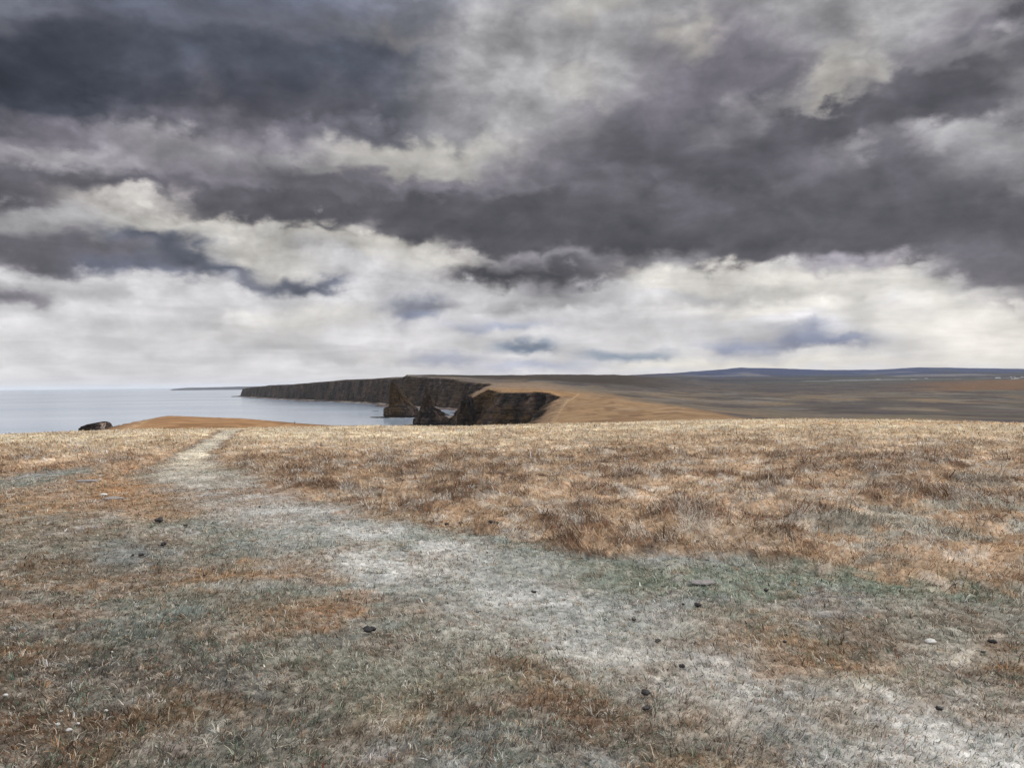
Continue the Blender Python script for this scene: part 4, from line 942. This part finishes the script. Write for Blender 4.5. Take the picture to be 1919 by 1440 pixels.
    # billowing detail in brightness
    nd = noise(cb.outputs[0], 1.3, 6, .52, dist=.5); nd2 = noise(mpd.outputs[0], 11, 6, .56, dist=.5)
    nd3 = noise(mpi.outputs[0], 24, 8, .62, dist=.25)
    bil = math_('MULTIPLY_ADD', math_('ABSOLUTE', math_('MULTIPLY_ADD', noise(mpi.outputs[0], 9, 6, .55, dist=.3).outputs['Fac'], 2, -1)), -1.6, .22)     # creased, billowing edges
    det = math_('ADD', math_('MULTIPLY_ADD', nd.outputs['Fac'], 1.35, -.675), math_('MULTIPLY_ADD', nd2.outputs['Fac'], .9, -.45))
    det = math_('ADD', det, math_('ADD', math_('ADD', math_('MULTIPLY_ADD', nd3.outputs['Fac'], .45, -.225), math_('MULTIPLY', puff, .45)), math_('MULTIPLY', bil, .55)))
    lowd = N.new('ShaderNodeMapRange'); lowd.inputs['From Min'].default_value = R(.5); lowd.inputs['From Max'].default_value = R(9); lowd.inputs['To Min'].default_value = .32; L.new(el, lowd.inputs['Value'])
    gain = math_('EXPONENT', math_('MULTIPLY', math_('ADD', det, -.03), math_('MULTIPLY', lowd.outputs[0], DETAIL)))
    sc = N.new('ShaderNodeVectorMath'); sc.operation = 'SCALE'; L.new(prev, sc.inputs[0]); L.new(gain, sc.inputs['Scale']); 
    cv = N.new('ShaderNodeRGBCurve'); cu = cv.mapping.curves[3]
    for p in ((.10, .088), (.17, .148), (.28, .262), (.45, .462), (.64, .655)): cu.points.new(*p)
    cv.mapping.update(); L.new(sc.outputs[0], cv.inputs['Color']); front = cv.outputs[0]
    # the rest of the dome: unseen broken overcast, brightened to light the ground
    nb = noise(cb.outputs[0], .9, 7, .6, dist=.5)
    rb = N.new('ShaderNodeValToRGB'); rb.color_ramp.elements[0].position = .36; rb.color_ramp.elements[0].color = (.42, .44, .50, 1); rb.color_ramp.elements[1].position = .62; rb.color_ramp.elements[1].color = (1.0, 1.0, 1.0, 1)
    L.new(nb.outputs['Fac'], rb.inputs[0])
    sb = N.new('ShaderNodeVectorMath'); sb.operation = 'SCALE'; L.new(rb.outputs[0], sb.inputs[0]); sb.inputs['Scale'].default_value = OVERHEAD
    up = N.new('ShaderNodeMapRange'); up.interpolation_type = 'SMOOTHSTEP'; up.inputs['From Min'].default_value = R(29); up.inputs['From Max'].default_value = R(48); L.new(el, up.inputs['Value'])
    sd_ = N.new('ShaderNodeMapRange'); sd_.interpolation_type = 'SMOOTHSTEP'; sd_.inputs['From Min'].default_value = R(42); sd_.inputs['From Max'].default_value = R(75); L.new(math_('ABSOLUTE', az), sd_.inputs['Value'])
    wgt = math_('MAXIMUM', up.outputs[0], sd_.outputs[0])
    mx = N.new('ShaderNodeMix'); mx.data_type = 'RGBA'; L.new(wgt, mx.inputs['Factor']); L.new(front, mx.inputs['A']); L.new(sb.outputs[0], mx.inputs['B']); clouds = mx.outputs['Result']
    sky = N.new('ShaderNodeTexSky'); sky.sky_type = 'NISHITA'; sky.sun_disc = False; sky.sun_elevation = SUN_EL; sky.sun_rotation = SUN_AZ
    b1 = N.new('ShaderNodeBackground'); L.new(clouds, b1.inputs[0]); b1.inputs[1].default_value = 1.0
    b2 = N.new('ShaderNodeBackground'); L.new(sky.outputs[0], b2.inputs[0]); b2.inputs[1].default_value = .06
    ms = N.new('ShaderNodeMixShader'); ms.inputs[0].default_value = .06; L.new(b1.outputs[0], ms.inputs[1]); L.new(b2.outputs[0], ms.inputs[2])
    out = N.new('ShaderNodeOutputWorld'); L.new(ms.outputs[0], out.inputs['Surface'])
    w.cycles.sampling_method = 'MANUAL'; w.cycles.sample_map_resolution = 512
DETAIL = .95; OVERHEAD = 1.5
build_world()

sl = bpy.data.lights.new('sun', 'SUN'); sl.energy = 2.1; sl.angle = R(10); sl.color = (1, .95, .87)
so = bpy.data.objects.new('sun', sl); COL.objects.link(so)
dv = Vector((math.sin(SUN_AZ) * math.cos(SUN_EL), math.cos(SUN_AZ) * math.cos(SUN_EL), math.sin(SUN_EL)))
so.rotation_euler = dv.to_track_quat('Z', 'Y').to_euler(); so.location = (0, 0, 120)

# ------------------------------------------------------------------ camera
cd = bpy.data.cameras.new('camera'); cd.sensor_width = 36; cd.lens = 36 * F / 1919; cd.clip_start = .05; cd.clip_end = 200000
co = bpy.data.objects.new('camera', cd); COL.objects.link(co); co.location = (0, 0, EYE)
co.rotation_euler = (Matrix.Rotation(R(90), 4, 'X') @ Matrix.Rotation(-math.atan(SLOPE), 4, 'Z')).to_euler()
SC.camera = co
SC.view_settings.view_transform = 'Standard'; SC.view_settings.look = 'None'; SC.view_settings.exposure = 0; SC.view_settings.gamma = 1
SC.cycles.max_bounces = 6; SC.cycles.diffuse_bounces = 3; SC.cycles.glossy_bounces = 3; SC.cycles.volume_bounces = 1; SC.cycles.transparent_max_bounces = 6
SC.cycles.caustics_reflective = False; SC.cycles.caustics_refractive = False
